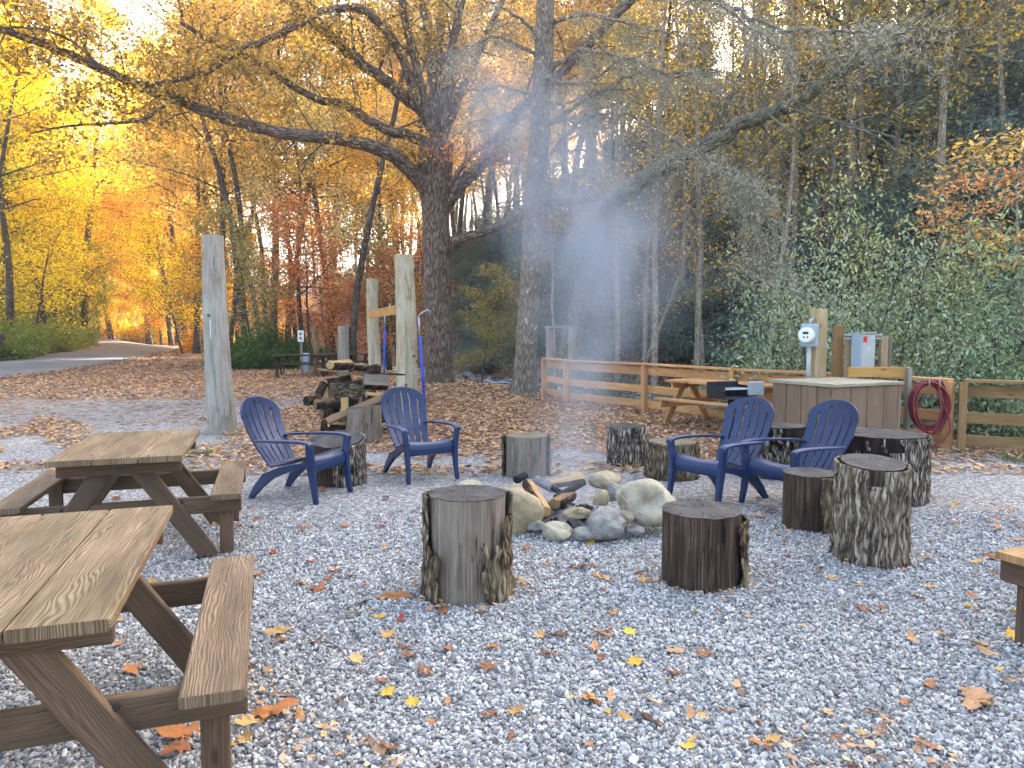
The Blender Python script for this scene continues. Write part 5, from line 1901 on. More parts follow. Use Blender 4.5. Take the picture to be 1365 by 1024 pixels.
def put(key, x, y, label, cat, group, sc=1.0, rz=None, color=None, tilt=(0, 0), sz=None, dz=0.0, name=None):
    src = FP_[key]
    rz = pr_.uniform(0, 6.283) if rz is None else rz
    s = (sc, sc, sz if sz else sc)
    z = tz(x, y) + dz
    if key in USED:
        r = copy_tree(src, (x, y, z), rz, s, label, group, color, tilt)
        if name: r.name = name
    else:
        USED.add(key)
        KIDS[src.name] = list(src.children)
        r = src
        r.location = (x, y, z); r.rotation_euler = (tilt[0], tilt[1], rz); r.scale = s
        r['label'] = label; r['group'] = group
        if color:
            for c in src.children:
                if c.name.split('.')[0] in ('crown', 'foliage'): c.color = color
    r['category'] = cat
    return r


def jit(c, h=.12, rr=pr_):
    k = rr.uniform(1 - h, 1 + h)
    return (min(1, c[0] * k * rr.uniform(.94, 1.06)), min(1, c[1] * k * rr.uniform(.92, 1.08)), min(1, c[2] * k), 1)


def at_px(px, Y):
    return (px - 682.5) / F * Y


# --- left forest: nearer and nameable trunks first
L_near = [(-95, 18, 'a', 1.0, YEL, 'yellow tree just outside the left edge whose branches hang into the top left corner'),(150, 62, 'a', 1.5, YEL, 'large yellow tree beyond the bend of the road, filling the gap over the asphalt'), (110, 58, 'b', 1.4, YEL, 'large lemon tree behind the roadside bushes near the bend'), (200, 78, 'a', 1.7, GOLD, 'large golden tree right at the far end of the road'), (250, 66, 'b', 1.4, GOLD, 'tall golden tree outside the road bend, left of the thick grey post'),  # photo column, distance, prototype, scale, colour, label
    (18, 37, 'b', 1.0, YEL, 'tall yellow-leaved tree at the far left road edge, beside the dark post box'),
    (66, 40, 'a', 1.0, YEL, 'yellow-leaved tree behind the roadside bushes, second from the left edge'),
    (104, 38, 'c', 1.05, srgb(236, 200, 24), 'bright lemon-yellow tree leaning over the roadside bushes'),
    (128, 46, 'a', 1.1, GOLD, 'golden tree standing behind the end of the roadside bushes'),
    (332, 34, 'd', 1.1, ORG, 'tall orange-leaved tree with a straight dark trunk just right of the thick grey post'),
    (302, 38, 'a', 1.15, ORG, 'orange-leaved tree behind the thick grey post'),
    (363, 36, 'b', 1.0, ORG, 'tall orange-brown tree above the low green bushes'),
    (385, 40, 'd', 1.15, GOLD, 'golden-leaved tree with two close dark trunks behind the far picnic tables'),
    (398, 40.5, 'd', 1.05, RUST, 'rusty-leaved tree leaning beside the golden one behind the far picnic tables'),
    (440, 44, 'b', 1.05, ORG, 'slim orange tree between the far picnic tables and the pale log posts'),
    (470, 31, 'd', 1.15, RUST, 'dark-trunked tree with few rusty leaves just left of the pale log posts'),
    (520, 40, 'a', .9, ORG, 'orange tree half hidden by the pale log posts'),
]
for px, Y, k, s, c, lb in L_near:
    while road_dist(at_px(px, Y), Y) < 4.2 and px > 0: Y += .5
    put(k, at_px(px, Y), Y, lb, 'tree', 'forest trees on the left', s, color=jit(c, .05))
# the many trees beyond
TREE_XY = []


def room(x, y, d):
    for a, b in TREE_XY:
        if (a - x) ** 2 + (b - y) ** 2 < d * d:
            return False
    TREE_XY.append((x, y)); return True


cnt = 0; tries = 0
while cnt < 126 and tries < 9000:
    tries += 1
    Y = pr_.uniform(33, 130)
    px = pr_.uniform(-110, 560)
    x = at_px(px, Y)
    if road_dist(x, Y) < 4.6 or creek_s(x, Y) > -3 or not room(x, Y, 2.6):
        continue
    if 150 < px < 262 and Y < 60:   # the road keeps its opening
        continue
    f = px / 560
    c = pr_.choice([YEL, YEL, YEL, GRN] if f < .25 else ([YEL, GOLD, GOLD, ORG] if f < .5 else [ORG, ORG, RUST, GOLD, OLIVE]))
    k = pr_.choice(['a', 'b', 'c', 'd', 'a'] if f < .45 else ['d', 'd', 'd', 'c', 'b'])
    zone = 'yellow-leaved woodland tree in the far left stand beyond the road' if f < .25 else ('orange and gold woodland tree around the end of the road bend' if f < .5 else 'rusty orange woodland tree far behind the log posts')
    put(k, x, Y, zone, 'tree', zone.replace('tree', 'trees'), pr_.uniform(.85, 1.25) * (1.25 if Y > 70 else 1), color=jit(c))
    cnt += 1
for px, Y, c, s, lb in [(150, 33, YEL, 1.1, 'small lemon-yellow tree hanging its leaves over the road'), (205, 42, srgb(244, 160, 60), 1.2, 'small orange tree arching over the road bend'), (420, 33, srgb(220, 158, 90), 1.0, 'small rusty tree behind the far picnic tables'), (445, 38, srgb(222, 146, 84), 1.1, 'small copper-leaved tree left of the pale log posts'), (500, 34, srgb(214, 152, 92), 1.0, 'small coppery tree behind the thinner pale log post'), (540, 37, OLIVE, 1.2, 'small olive-yellow tree left of the massive oak trunk'), (40, 32, YEL, 1.3, 'small bright yellow tree overhanging the left end of the road'), (245, 47, YEL, 1.2, 'small golden tree behind the outer side of the road bend'), (640, 30, OLIVE, .7, 'little olive sapling between the two massive trunks'), (345, 31, OLIVE, .9, 'small olive-leaved tree rising from the low green bushes')]:
    x = at_px(px, Y)
    while road_dist(x, Y) < 3.9: Y += .5; x = at_px(px, Y)
    put('e', x, Y, lb, 'tree', 'small understory trees', s, color=jit(c, .05))
BU = []
for i in range(16, len(RL) - 10, 3):
    nrm_ = (RL[i] - RR[i]) / np.linalg.norm(RL[i] - RR[i])
    for off, sc_ in ((1.5, 1.25), (3.4, 1.9)):
        q_ = RL[i] + nrm_ * (off + pr_.uniform(-.3, .5))
        BU.append((q_[0], q_[1], sc_ * pr_.uniform(.75, 1.15)))
for (bx_, Y, s) in BU:
    put('v', bx_, Y, 'yellow-green bush along the left edge of the road', 'bush', 'bushes along the left edge of the road', s, color=jit(srgb(150, 158, 62)))
cnt = 0
while cnt < 60:
    Y = pr_.uniform(48, 100); px = pr_.uniform(-60, 560); x = at_px(px, Y)
    if road_dist(x, Y) < 4.2 or creek_s(x, Y) > -2: continue
    k = pr_.choice(['e', 'v', 'e'])
    c = pr_.choice([YEL, GRN, GOLD, OLIVE] if px < 200 else [GOLD, OLIVE, RUST, srgb(150, 120, 80)])
    zone = 'far yellow-green' if px < 200 else 'far rusty olive'
    what = 'small tree' if k == 'e' else 'bush'
    put(k, x, Y, f'{zone} {what} in the understory beyond the road' if px < 260 else f'{zone} {what} in the understory behind the log posts', what.split()[-1], f'{zone} understory {what}s', pr_.uniform(.9, 1.6) * (1 if k == 'e' else 1.5), color=jit(c))
    cnt += 1
for i, (px, Y, s) in enumerate([(318, 29, .95), (345, 29.5, 1.05), (372, 30, .9), (355, 32, 1.2), (395, 33, 1.0)]):
    put('v', at_px(px, Y), Y, 'low green bush under the trees right of the thick grey post', 'bush', 'low green bushes right of the thick grey post', s, color=jit(srgb(84, 112, 44)))

# --- the hillside on the right
cnt = 0; tries = 0; TREE_XY = []
while cnt < 120 and tries < 8000:
    tries += 1
    Y = pr_.uniform(13, 60)
    px = pr_.uniform(600, 1500)
    x = at_px(px, Y)
    s_ = creek_s(x, Y)
    if s_ < 3.2 or s_ > 22 or not room(x, Y, 1.5):
        continue
    put(pr_.choice(['r', 'r2', 'r2']), x, Y, 'dark green rhododendron thicket bush on the slope across the creek', 'bush', 'rhododendrons on the slope across the creek', pr_.uniform(.8, 1.25), color=jit(srgb(116, 134, 114), .25))
    cnt += 1
cnt = 0; tries = 0; TREE_XY = []
while cnt < 44 and tries < 8000:
    tries += 1
    Y = pr_.uniform(18, 70)
    px = pr_.uniform(600, 1480)
    x = at_px(px, Y)
    s_ = creek_s(x, Y)
    if s_ < 8 or s_ > 50 or not room(x, Y, 2.4):
        continue
    put('h', x, Y, 'dark evergreen tree standing in the shaded hillside wood', 'tree', 'dark evergreens in the hillside wood', pr_.uniform(.7, 1.25), color=jit(srgb(98, 116, 92), .2))
    cnt += 1
cnt = 0; tries = 0; TREE_XY = []
while cnt < 100 and tries < 8000:
    tries += 1
    Y = pr_.uniform(20, 85)
    px = pr_.uniform(560, 1480)
    x = at_px(px, Y)
    s_ = creek_s(x, Y)
    if s_ < 7 or s_ > 66 or not room(x, Y, 2.6):
        continue
    c = pr_.choice([GOLD, OLIVE, ORG, RUST, srgb(196, 150, 50), srgb(150, 120, 60)])
    k = pr_.choice(['u', 'u', 'u', 'a', 'd', 's'])
    put(k, x, Y, 'autumn-leaved tree high in the hillside wood' if k != 's' else 'bare grey tree high in the hillside wood', 'tree', 'autumn trees in the hillside wood' if k != 's' else 'bare trees in the hillside wood', pr_.uniform(.75, 1.15), color=jit(c, .2))
    cnt += 1
for i in range(34):
    Y = pr_.uniform(20, 44); px = pr_.uniform(770, 1420); x = at_px(px, Y)
    if creek_s(x, Y) < 4: continue
    put(pr_.choice(['s', 't', 's']), x, Y, 'thin bare trunk deep in the hillside wood across the creek', 'tree', 'thin bare trunks in the hillside wood', pr_.uniform(.8, 1.15), color=jit(OLIVE), tilt=(0, pr_.uniform(-.07, .05)))
cnt = 0; TREE_XY = []
while cnt < 34:
    Y = pr_.uniform(44, 105); px = pr_.uniform(400, 780); x = at_px(px, Y)
    if -5 < creek_s(x, Y) < 4 or road_dist(x, Y) < 5: continue
    if not room(x, Y, 2.0): continue
    put(pr_.choice(['a', 'b', 'd', 'a']), x, Y, 'tall hazy autumn tree far behind the oak and the grey trunk', 'tree', 'far trees behind the oak', pr_.uniform(1.0, 1.5), color=jit(pr_.choice([ORG, RUST, GOLD, OLIVE, RUST])))
    cnt += 1
# slender trunks one can tell apart: photo column at the foot, row at the foot, lean right per height, scale, label
for px, Y, k, s, lean, lb in [
    (824, 23, 's', .95, -.07, 'slender pale trunk on the far bank, leftmost of the thin ones right of the smoke'),
    (838, 24, 't', .9, -.10, 'thin leaning trunk on the far bank beside the leftmost pale one'),
    (862, 22, 's', .8, -.06, 'thin crooked trunk on the far bank between two paler ones'),
    (874, 20.5, 's', 1.0, -.06, 'pale mottled trunk on the far bank, straight above the fence post'),
    (927, 22, 's', 1.05, .01, 'reddish straight slender trunk in the middle of the dark far bank'),
    (946, 23, 't', .9, -.05, 'thin wavy pale trunk right beside the reddish straight one'),
    (1018, 18.5, 't', 1.1, -.12, 'leaning brown trunk above the table by the fence'),
    (1036, 24, 's', .95, -.02, 'thin brown trunk left of the thick grey hillside trunk'),
    (1052, 25, 's', .9, 0.02, 'thin dark trunk close to the left of the thick grey hillside trunk'),
    (742, 26, 't', .9, -.04, 'thin pale trunk in the smoke behind the tall open frame'),
    (1254, 21, 's', 1.2, -.03, 'straight grey-brown trunk above the leafy shrubs at the right'),
    (1200, 26, 't', 1.0, -.1, 'lichen-spotted crooked trunk high at the right'),
    (1150, 27, 's', 1.0, .02, 'slim grey trunk behind the leafy shrub'),
    (985, 27, 's', 1.1, .02, 'slim trunk deep in the dark wood above the grill'),
    (905, 28, 's', 1.1, -.02, 'slim trunk deep in the dark wood above the fence')]:
    x = at_px(px, Y)
    put(k, x, Y, lb, 'tree', 'slender trees on the far bank', s, color=jit(GOLD), tilt=(0, lean))


def thick_hill_tree():
    Y = 23.0
    root = put('u', at_px(1088, Y), Y, 'thick grey trunk on the slope behind the leafy shrub', 'tree', None, 1.2, color=jit(OLIVE))
    return root


# --- named big trees
def px_line(spec, Y0, Y1):
    "photo points (x, y) with the depth running from Y0 to Y1"
    n = len(spec) - 1
    return [at(p[0], p[1], Y0 + (Y1 - Y0) * i / n) for i, p in enumerate(spec)]


def dense(pts, n=4):
    P = smooth_line([tuple(p) for p in pts], n)
    return [Vector(p) for p in P]


def big_oak():
    Y = 21.5
    b = at_px(586, Y)
    root = empty('oak_tree', (b, Y, tz(b, Y)), 0, 'massive spreading oak with dark limbs reaching left over the posts', 'tree')
    o = Vector(root.location)
    t = Tree(201)

    def limb(spec, Y0, Y1, r0, r1, ntw, L, sides=9, lvl=2, start=.3, up=.1):
        pts = [p - o for p in px_line(spec, Y0, Y1)]
        q = dense(pts, 5)
        n = len(q) - 1
        # knobbly: sideways wander of the smooth line
        q = [p + Vector((t.r.gauss(0, r1 * .2), t.r.gauss(0, r1 * .2), t.r.gauss(0, r1 * .2))) if 0 < i < n else p for i, p in enumerate(q)]
        t.m.tube(q, taper(r0 * .8, r1, n, .8), sides, rough=.10, seed=t.r.random() * 9)
        if ntw:
            t.twigs(q, r1 * 1.0, ntw, L, lvl, .95, up, (0, 0, 0), start, 3, .007, 2)
    # trunk with root flare
    tp = [(586, 512), (586, 500), (585, 470), (584, 420), (582, 360), (581, 300), (580, 250), (581, 215), (583, 190)]
    pts = [p - o for p in px_line(tp, Y, Y)]
    pts[0].z = -.3
    q = dense(pts, 5); n = len(q) - 1
    rad = []
    for i in range(n + 1):
        f = i / n
        rad.append(.40 + .34 * max(0, 1 - f * 6) ** 2 + (.06 if f > .7 else 0) + .10 * max(0, (f - .6)))
    t.m.tube(q, rad, 26, rough=.14, seed=3)
    limb([(575, 262), (552, 232), (520, 206), (480, 191), (440, 184), (380, 178), (300, 158), (250, 138), (190, 117), (120, 85), (60, 60), (0, 38), (-60, 15)], 21.5, 14.5, .30, .06, 26, 1.7)
    limb([(222, 136), (206, 150), (185, 161), (140, 165), (90, 168), (40, 178)], 16.8, 15.5, .07, .02, 8, 1.2, 6)
    limb([(300, 158), (250, 150), (215, 165)], 17.6, 17.0, .05, .02, 4, .8, 5)
    limb([(165, 108), (130, 85), (100, 58), (60, 40), (0, 36)], 16.0, 15.0, .06, .02, 9, 1.2, 5)
    limb([(578, 195), (545, 180), (520, 175), (490, 160), (460, 140), (430, 135), (395, 118), (360, 95), (330, 75), (290, 60), (240, 30)], 21.5, 17.5, .22, .05, 18, 1.6)
    limb([(580, 172), (565, 150), (553, 135), (545, 100), (530, 65), (510, 35), (482, 12), (450, 12), (430, 15), (400, 32), (350, 55), (320, 65), (285, 92), (250, 103), (200, 112), (160, 105)], 21.5, 16.5, .2, .05, 22, 1.5)
    limb([(578, 170), (560, 145), (540, 130), (515, 108), (490, 90), (462, 68), (440, 48), (405, 22), (375, -10), (330, -50)], 21.6, 18.5, .26, .1, 12, 1.8)
    limb([(583, 195), (582, 150), (578, 100), (570, 40), (560, -30), (556, -90)], 21.6, 22.5, .3, .12, 12, 2.0)
    limb([(586, 195), (594, 150), (600, 110), (606, 50), (622, -30), (640, -90)], 21.6, 20.5, .24, .1, 12, 2.0)
    limb([(584, 190), (588, 120), (586, 40), (592, -40)], 21.6, 23.5, .22, .1, 8, 2.0)
    limb([(583, 195), (572, 150), (558, 100), (545, 45), (530, -30), (520, -80)], 21.4, 19.5, .2, .09, 10, 1.9)
    limb([(588, 190), (604, 150), (622, 105), (645, 55), (668, 5), (690, -50)], 21.7, 22.8, .19, .08, 10, 1.9)
    limb([(592, 275), (602, 262), (618, 243), (635, 226), (652, 208), (664, 190), (676, 170), (690, 150), (720, 125), (760, 85), (800, 40), (845, -5), (890, -50)], 21.6, 20.0, .27, .12, 14, 1.8)
    limb([(590, 260), (605, 240), (625, 212), (645, 194), (668, 178), (690, 165)], 21.4, 20.5, .11, .05, 6, 1.3)
    limb([(596, 330), (612, 320), (640, 311), (668, 300), (690, 290), (715, 276), (740, 269), (775, 268), (800, 262)], 21.6, 21.0, .17, .09, 8, 1.4)
    limb([(560, 232), (548, 200), (530, 205)], 21.4, 20.8, .06, .02, 3, 1.0)
    wood = t.m.build('trunk', M['bark_oak'], root)
    V, Fc = t.leaves(10, .22, .12, .07, 5, .6, .3)
    c = link('crown', np_mesh('crown', V, Fc, M['leaf']), root)
    c.color = srgb(190, 156, 80)
    # one spray of red leaves before the trunk
    r_ = np.random.RandomState(9)
    cc = np.array((at(632, 205, 20.6) - o)[:])
    P = cc + r_.normal(0, 1, (420, 3)) * np.array([.75, .3, .22])
    V, Fc = leaf_cloud(P, .13, .07, .25, .4, 3)
    c2 = link('leaf_spray', np_mesh('leaf_spray', V, Fc, M['leaf']), root); c2.color = srgb(216, 140, 88)
    c2['label'] = 'spray of copper leaves before the fork'


big_oak()


def feather(t, pts, n, L, side=1.0, down=.8, fr=None):
    "drooping lace of fine twigs hung on a limb; the fine ends go to t.tips"
    for i in range(n):
        f = .1 + .9 * (i + t.r.random()) / n
        p, d = interp(pts, min(f, .999))
        sd = d.cross(Vector((0, 0, 1))).normalized() * t.r.choice((-1, 1)) * side
        dd = (d * t.r.uniform(.3, 1.0) + sd * t.r.uniform(.2, .9) + Vector((0, 0, t.r.uniform(-down, .15)))).normalized()
        l = L * t.r.uniform(.5, 1.2)
        q = wander(t.r, p, dd, l, 5, .1, (0, 0, -.05))
        t.m.tube(q, taper(.009, .003, 5), 3, cap=False)
        for k in range(7):
            pp, d2 = interp(q, min(.999, (k + .6) / 7))
            o2 = d2.orthogonal().normalized(); o2.rotate(Matrix.Rotation(t.r.uniform(0, 6.28), 3, d2))
            q2 = wander(t.r, pp, d2 * .7 + o2 * .7 + Vector((0, 0, -.2)), l * .35, 3, .15)
            t.m.tube(q2, taper(.004, .002, 3), 3, cap=False)
            t.tips.append((q2[1], d2)); t.tips.append((q2[3], d2)); t.tips.append((pp, d2))


def hemlock():
    Y = 17.8
    b = at_px(698, Y)
    root = empty('hemlock_tree', (b, Y, tz(b, Y)), 0, 'tall straight grey trunk with pale lichen and lacy drooping branches, beside the fence end', 'tree')
    o = Vector(root.location)
    t = Tree(211)
    tp = [(698, 532), (699, 515), (701, 480), (704, 430), (708, 370), (711, 310), (714, 250), (718, 200), (721, 140), (724, 80), (727, 20), (729, -60), (731, -140)]
    pts = [p - o for p in px_line(tp, Y, Y)]; pts[0].z = -.4
    q = dense(pts, 5); n = len(q) - 1
    rad = [.29 + .26 * max(0, 1 - i / n * 7) ** 1.6 - .08 * i / n for i in range(n + 1)]
    t.m.tube(q, rad, 24, rough=.10, seed=6)
    limbs = [  # photo polyline, start depth, end depth, radius, feather count, length
        ([(735, 95), (770, 70), (800, 68), (850, 85), (900, 98), (960, 95)], 17.8, 13.5, .07, 26, 1.1),
        ([(738, 30), (780, 18), (830, 30), (880, 42), (930, 45)], 17.8, 14.0, .06, 22, 1.1),
        ([(735, 165), (770, 140), (810, 118), (850, 98), (905, 96), (950, 100)], 17.8, 14.5, .06, 26, 1.0),
        ([(740, 140), (775, 130), (800, 120), (840, 118)], 17.8, 15.5, .04, 16, .9),
        ([(735, 205), (770, 165), (805, 150), (840, 155), (880, 175), (920, 200), (955, 215)], 17.8, 12.5, .05, 40, 1.15),
        ([(740, 162), (790, 158), (815, 158)], 17.8, 16.5, .05, 12, .9),
        ([(738, 200), (770, 200), (800, 205), (835, 222)], 17.8, 15.0, .035, 12, .8),
        ([(720, 75), (690, 60), (660, 50), (630, 60), (600, 75)], 17.8, 15.5, .05, 22, .9),
        ([(716, 130), (690, 120), (660, 115), (640, 125)], 17.8, 15.5, .05, 22, .9),
        ([(714, 160), (690, 150), (655, 158), (630, 165)], 17.8, 15.8, .04, 16, .8),
        ([(718, 100), (750, 110), (790, 105), (830, 80), (870, 70)], 17.8, 14.5, .05, 26, 1.0),
        ([(722, 60), (700, 30), (670, 10), (640, -5)], 17.8, 15.5, .05, 22, 1.0),
        ([(738, -20), (800, -40), (880, -10), (960, 5), (1010, 28), (1060, 42), (1110, 45), (1160, 40), (1200, 45)], 17.8, 10.0, .06, 60, 1.0),
        ([(738, -60), (820, -60), (900, -30), (980, 20), (1030, 60)], 17.8, 11.5, .05, 28, 1.0),
        ([(960, 212), (985, 240), (1000, 280), (1012, 320), (1020, 350)], 12.5, 11.8, .025, 40, .75),
        ([(930, 200), (960, 222), (990, 235), (1020, 262)], 12.6, 12.0, .02, 24, .7),
        ([(718, 120), (730, 130), (745, 150), (780, 180), (772, 200)], 17.3, 15.4, .03, 12, .8),
    ]
    for spec, Y0, Y1, r0, nf, L in limbs:
        lp = dense([p - o for p in px_line(spec, Y0, Y1)], 4)
        nn = len(lp) - 1
        lp = [p + Vector((t.r.gauss(0, .03), t.r.gauss(0, .03), t.r.gauss(0, .03))) if 0 < i < nn else p for i, p in enumerate(lp)]
        t.m.tube(lp, taper(r0, .012, nn), 7, rough=.1, seed=t.r.random())
        feather(t, lp, nf, L)
    t.m.build('trunk', M['bark_hem'], root)
    V, Fc = t.leaves(3, .07, .10, .012, 7, 1.0, .2, .2)
    c = link('crown', np_mesh('crown', V, Fc, M['needle']), root)
    c.color = srgb(176, 178, 152)


hemlock()


def leaning_tree():
    Y = 22.5
    b = at_px(758, Y)
    root = empty('leaning_tree', (b, Y, tz(b, Y)), 0, 'leaning mossy tree in the smoke, its long limb slanting up to the right', 'tree')
    o = Vector(root.location)
    t = Tree(221)

    def limb(spec, Y0, Y1, r0, r1, ntw, L, sides=9, lvl=2, start=.25):
        q = dense([p - o for p in px_line(spec, Y0, Y1)], 5)
        n = len(q) - 1
        q = [p + Vector((t.r.gauss(0, r1 * .5), t.r.gauss(0, r1 * .5), t.r.gauss(0, r1 * .5))) if 0 < i < n else p for i, p in enumerate(q)]
        t.m.tube(q, taper(r0, r1, n, .8), sides, rough=.14, seed=t.r.random() * 9)
        if ntw:
            t.twigs(q, r1 * 1.0, ntw, L, lvl, .9, .05, (0, 0, -.02), start, 4, .006, 2)
    limb([(757, 505), (762, 460), (772, 410), (785, 360), (797, 315), (812, 278), (832, 255), (870, 232), (905, 213), (940, 195), (985, 168), (1030, 150), (1075, 128), (1110, 102), (1145, 80), (1182, 58), (1230, 25), (1270, -5), (1310, -40)], 22.5, 15.5, .37, .075, 24, 1.3, 12, start=.5)
    limb([(1040, 140), (1060, 148), (1110, 160), (1180, 180), (1230, 200), (1270, 235), (1290, 260)], 17.6, 15.5, .05, .015, 16, 1.1, 6, start=.1)
    limb([(1065, 138), (1120, 165), (1165, 180), (1200, 205), (1240, 230)], 17.5, 15.0, .04, .012, 12, 1.0, 5, start=.1)
    limb([(1020, 150), (1060, 180), (1100, 200), (1140, 222), (1180, 230)], 17.8, 16.5, .04, .012, 12, .9, 5, start=.1)
    limb([(1125, 92), (1110, 70), (1095, 60)], 16.9, 16.9, .05, .02, 5, .8, 5)
    limb([(1180, 58), (1240, 55), (1300, 70), (1370, 85)], 16.4, 14.5, .05, .015, 18, 1.1, 6, start=.1)
    limb([(1160, 70), (1230, 45), (1290, 40), (1370, 30)], 16.5, 15.0, .04, .012, 16, 1.1, 6, start=.1)
    limb([(940, 195), (965, 150), (985, 100), (1000, 60)], 19.2, 18.6, .05, .015, 10, 1.0, 6)
    limb([(870, 232), (895, 215), (905, 225)], 20.6, 20.2, .04, .015, 4, .8, 5)
    t.m.build('trunk', M['bark_lean'], root)
    V, Fc = t.leaves(2, .2, .10, .05, 8, .35, .3)
    c = link('crown', np_mesh('crown', V, Fc, M['leaf']), root); c.color = srgb(178, 150, 60)


leaning_tree()
thick_hill_tree()

# --- shrubs on the bank behind the cabinet
for px, Y, s, c, lb, dz in [
    (1120, 12.6, 1.1, srgb(118, 146, 116), 'tall grey-green leafy shrub rising behind the electric meter', -.4),
    (1165, 13.6, 1.35, srgb(136, 152, 100), 'tallest pale green shrub behind the grey electrical box', 0),
    (1060, 13.4, .95, srgb(92, 128, 100), 'blue-green shrub left of the meter post, above the fence', -.4),
    (1235, 12.6, 1.05, srgb(142, 146, 72), 'yellow-green shrub over the hose', -.3),
    (1300, 11.6, 1.05, srgb(100, 130, 92), 'dense green shrub behind the weathered fence at the right', -.2),
    (1360, 11.2, 1.15, srgb(96, 124, 88), 'dark-hearted shrub at the right edge of the view', 0),
    (1210, 15.2, 1.2, srgb(112, 134, 104), 'grey-green shrub farther up the bank below the orange leaves', .2),
    (1290, 14.6, 1.2, srgb(92, 120, 88), 'deep green shrub beneath the orange-leaved branches', .3),
    (1380, 13.5, 1.4, srgb(100, 128, 92), 'large shrub cut by the right edge, under the yellow leaves', .3),
    (990, 16.2, .45, srgb(96, 120, 66), 'low yellow-green shrub on the bank above the grill', 0),
    (900, 18.0, .45, srgb(92, 124, 76), 'low bright shrub on the bank behind the middle of the fence', 0),
    (800, 20.0, .6, srgb(72, 100, 88), 'blue-green shrub in the smoke behind the fence', 0)]:
    put('w', at_px(px, Y), Y, lb, 'shrub', 'leafy shrubs on the near side of the slope', s * 1.2, sz=s * pr_.uniform(1.1, 1.6) * (1.25 if 1100 < px < 1215 else 1.0), color=jit((c[0] * 1.7, c[1] * 1.4, c[2] * 1.25), .05), dz=dz)


def orange_tree():
    Y = 13.2
    b = at_px(1330, Y)
    root = empty('orange_tree', (b, Y, tz(b, Y)), 0, 'slim tree spreading flat layers of orange and yellow leaves over the shrubs at the right', 'tree')
    o = Vector(root.location)
    t = Tree(231)
    tr = wander(t.r, (0, 0, -.2), (.1, 0, 1), 5.5, 8, .05)
    t.m.tube(tr, taper(.06, .015, 8), 7)
    layers = [((1235, 262), (1365, 228), -.1, 0), ((1225, 290), (1320, 270), .2, 0), ((1255, 240), (1380, 250), .5, 0), ((1260, 225), (1365, 195), 0, 1), ((1300, 330), (1390, 310), -.3, 1), ((1240, 300), (1300, 310), .1, 0), ((1280, 200), (1390, 170), .3, 1), ((1330, 355), (1390, 345), -.2, 1)]
    Ps = [[], []]
    r_ = np.random.RandomState(4)
    for a, c, dy, ci in layers:
        p0 = at(c[0], c[1], Y + dy) - o; p1 = at(a[0], a[1], Y - .5 + dy) - o
        st = interp(tr, min(.98, max(.2, p0.z / 5.5)))[0]
        q = dense([st, (st + p0) / 2 + Vector((0, 0, .1)), p0, (p0 + p1) / 2 + Vector((0, 0, .08)), p1], 4)
        t.m.tube(q, taper(.02, .004, len(q) - 1), 4, cap=False)
        for k in range(210):
            f = r_.rand()
            p, d = interp(q, min(.999, .3 + .7 * f))
            Ps[ci].append((p.x + r_.normal(0, .22), p.y + r_.normal(0, .35), p.z + r_.normal(0, .09) - .05))
    t.m.build('trunk', M['bark_light'], root)
    for ci, col in enumerate((srgb(222, 162, 100), srgb(222, 182, 96))):
        V, Fc = leaf_cloud(np.array(Ps[ci]), .12, .065, .25, .6, 11 + ci, .1)
        c = link('crown', np_mesh('crown', V, Fc, M['leaf']), root); c.color = col
        c['label'] = ('orange layered leaves', 'yellow layered leaves')[ci]


orange_tree()

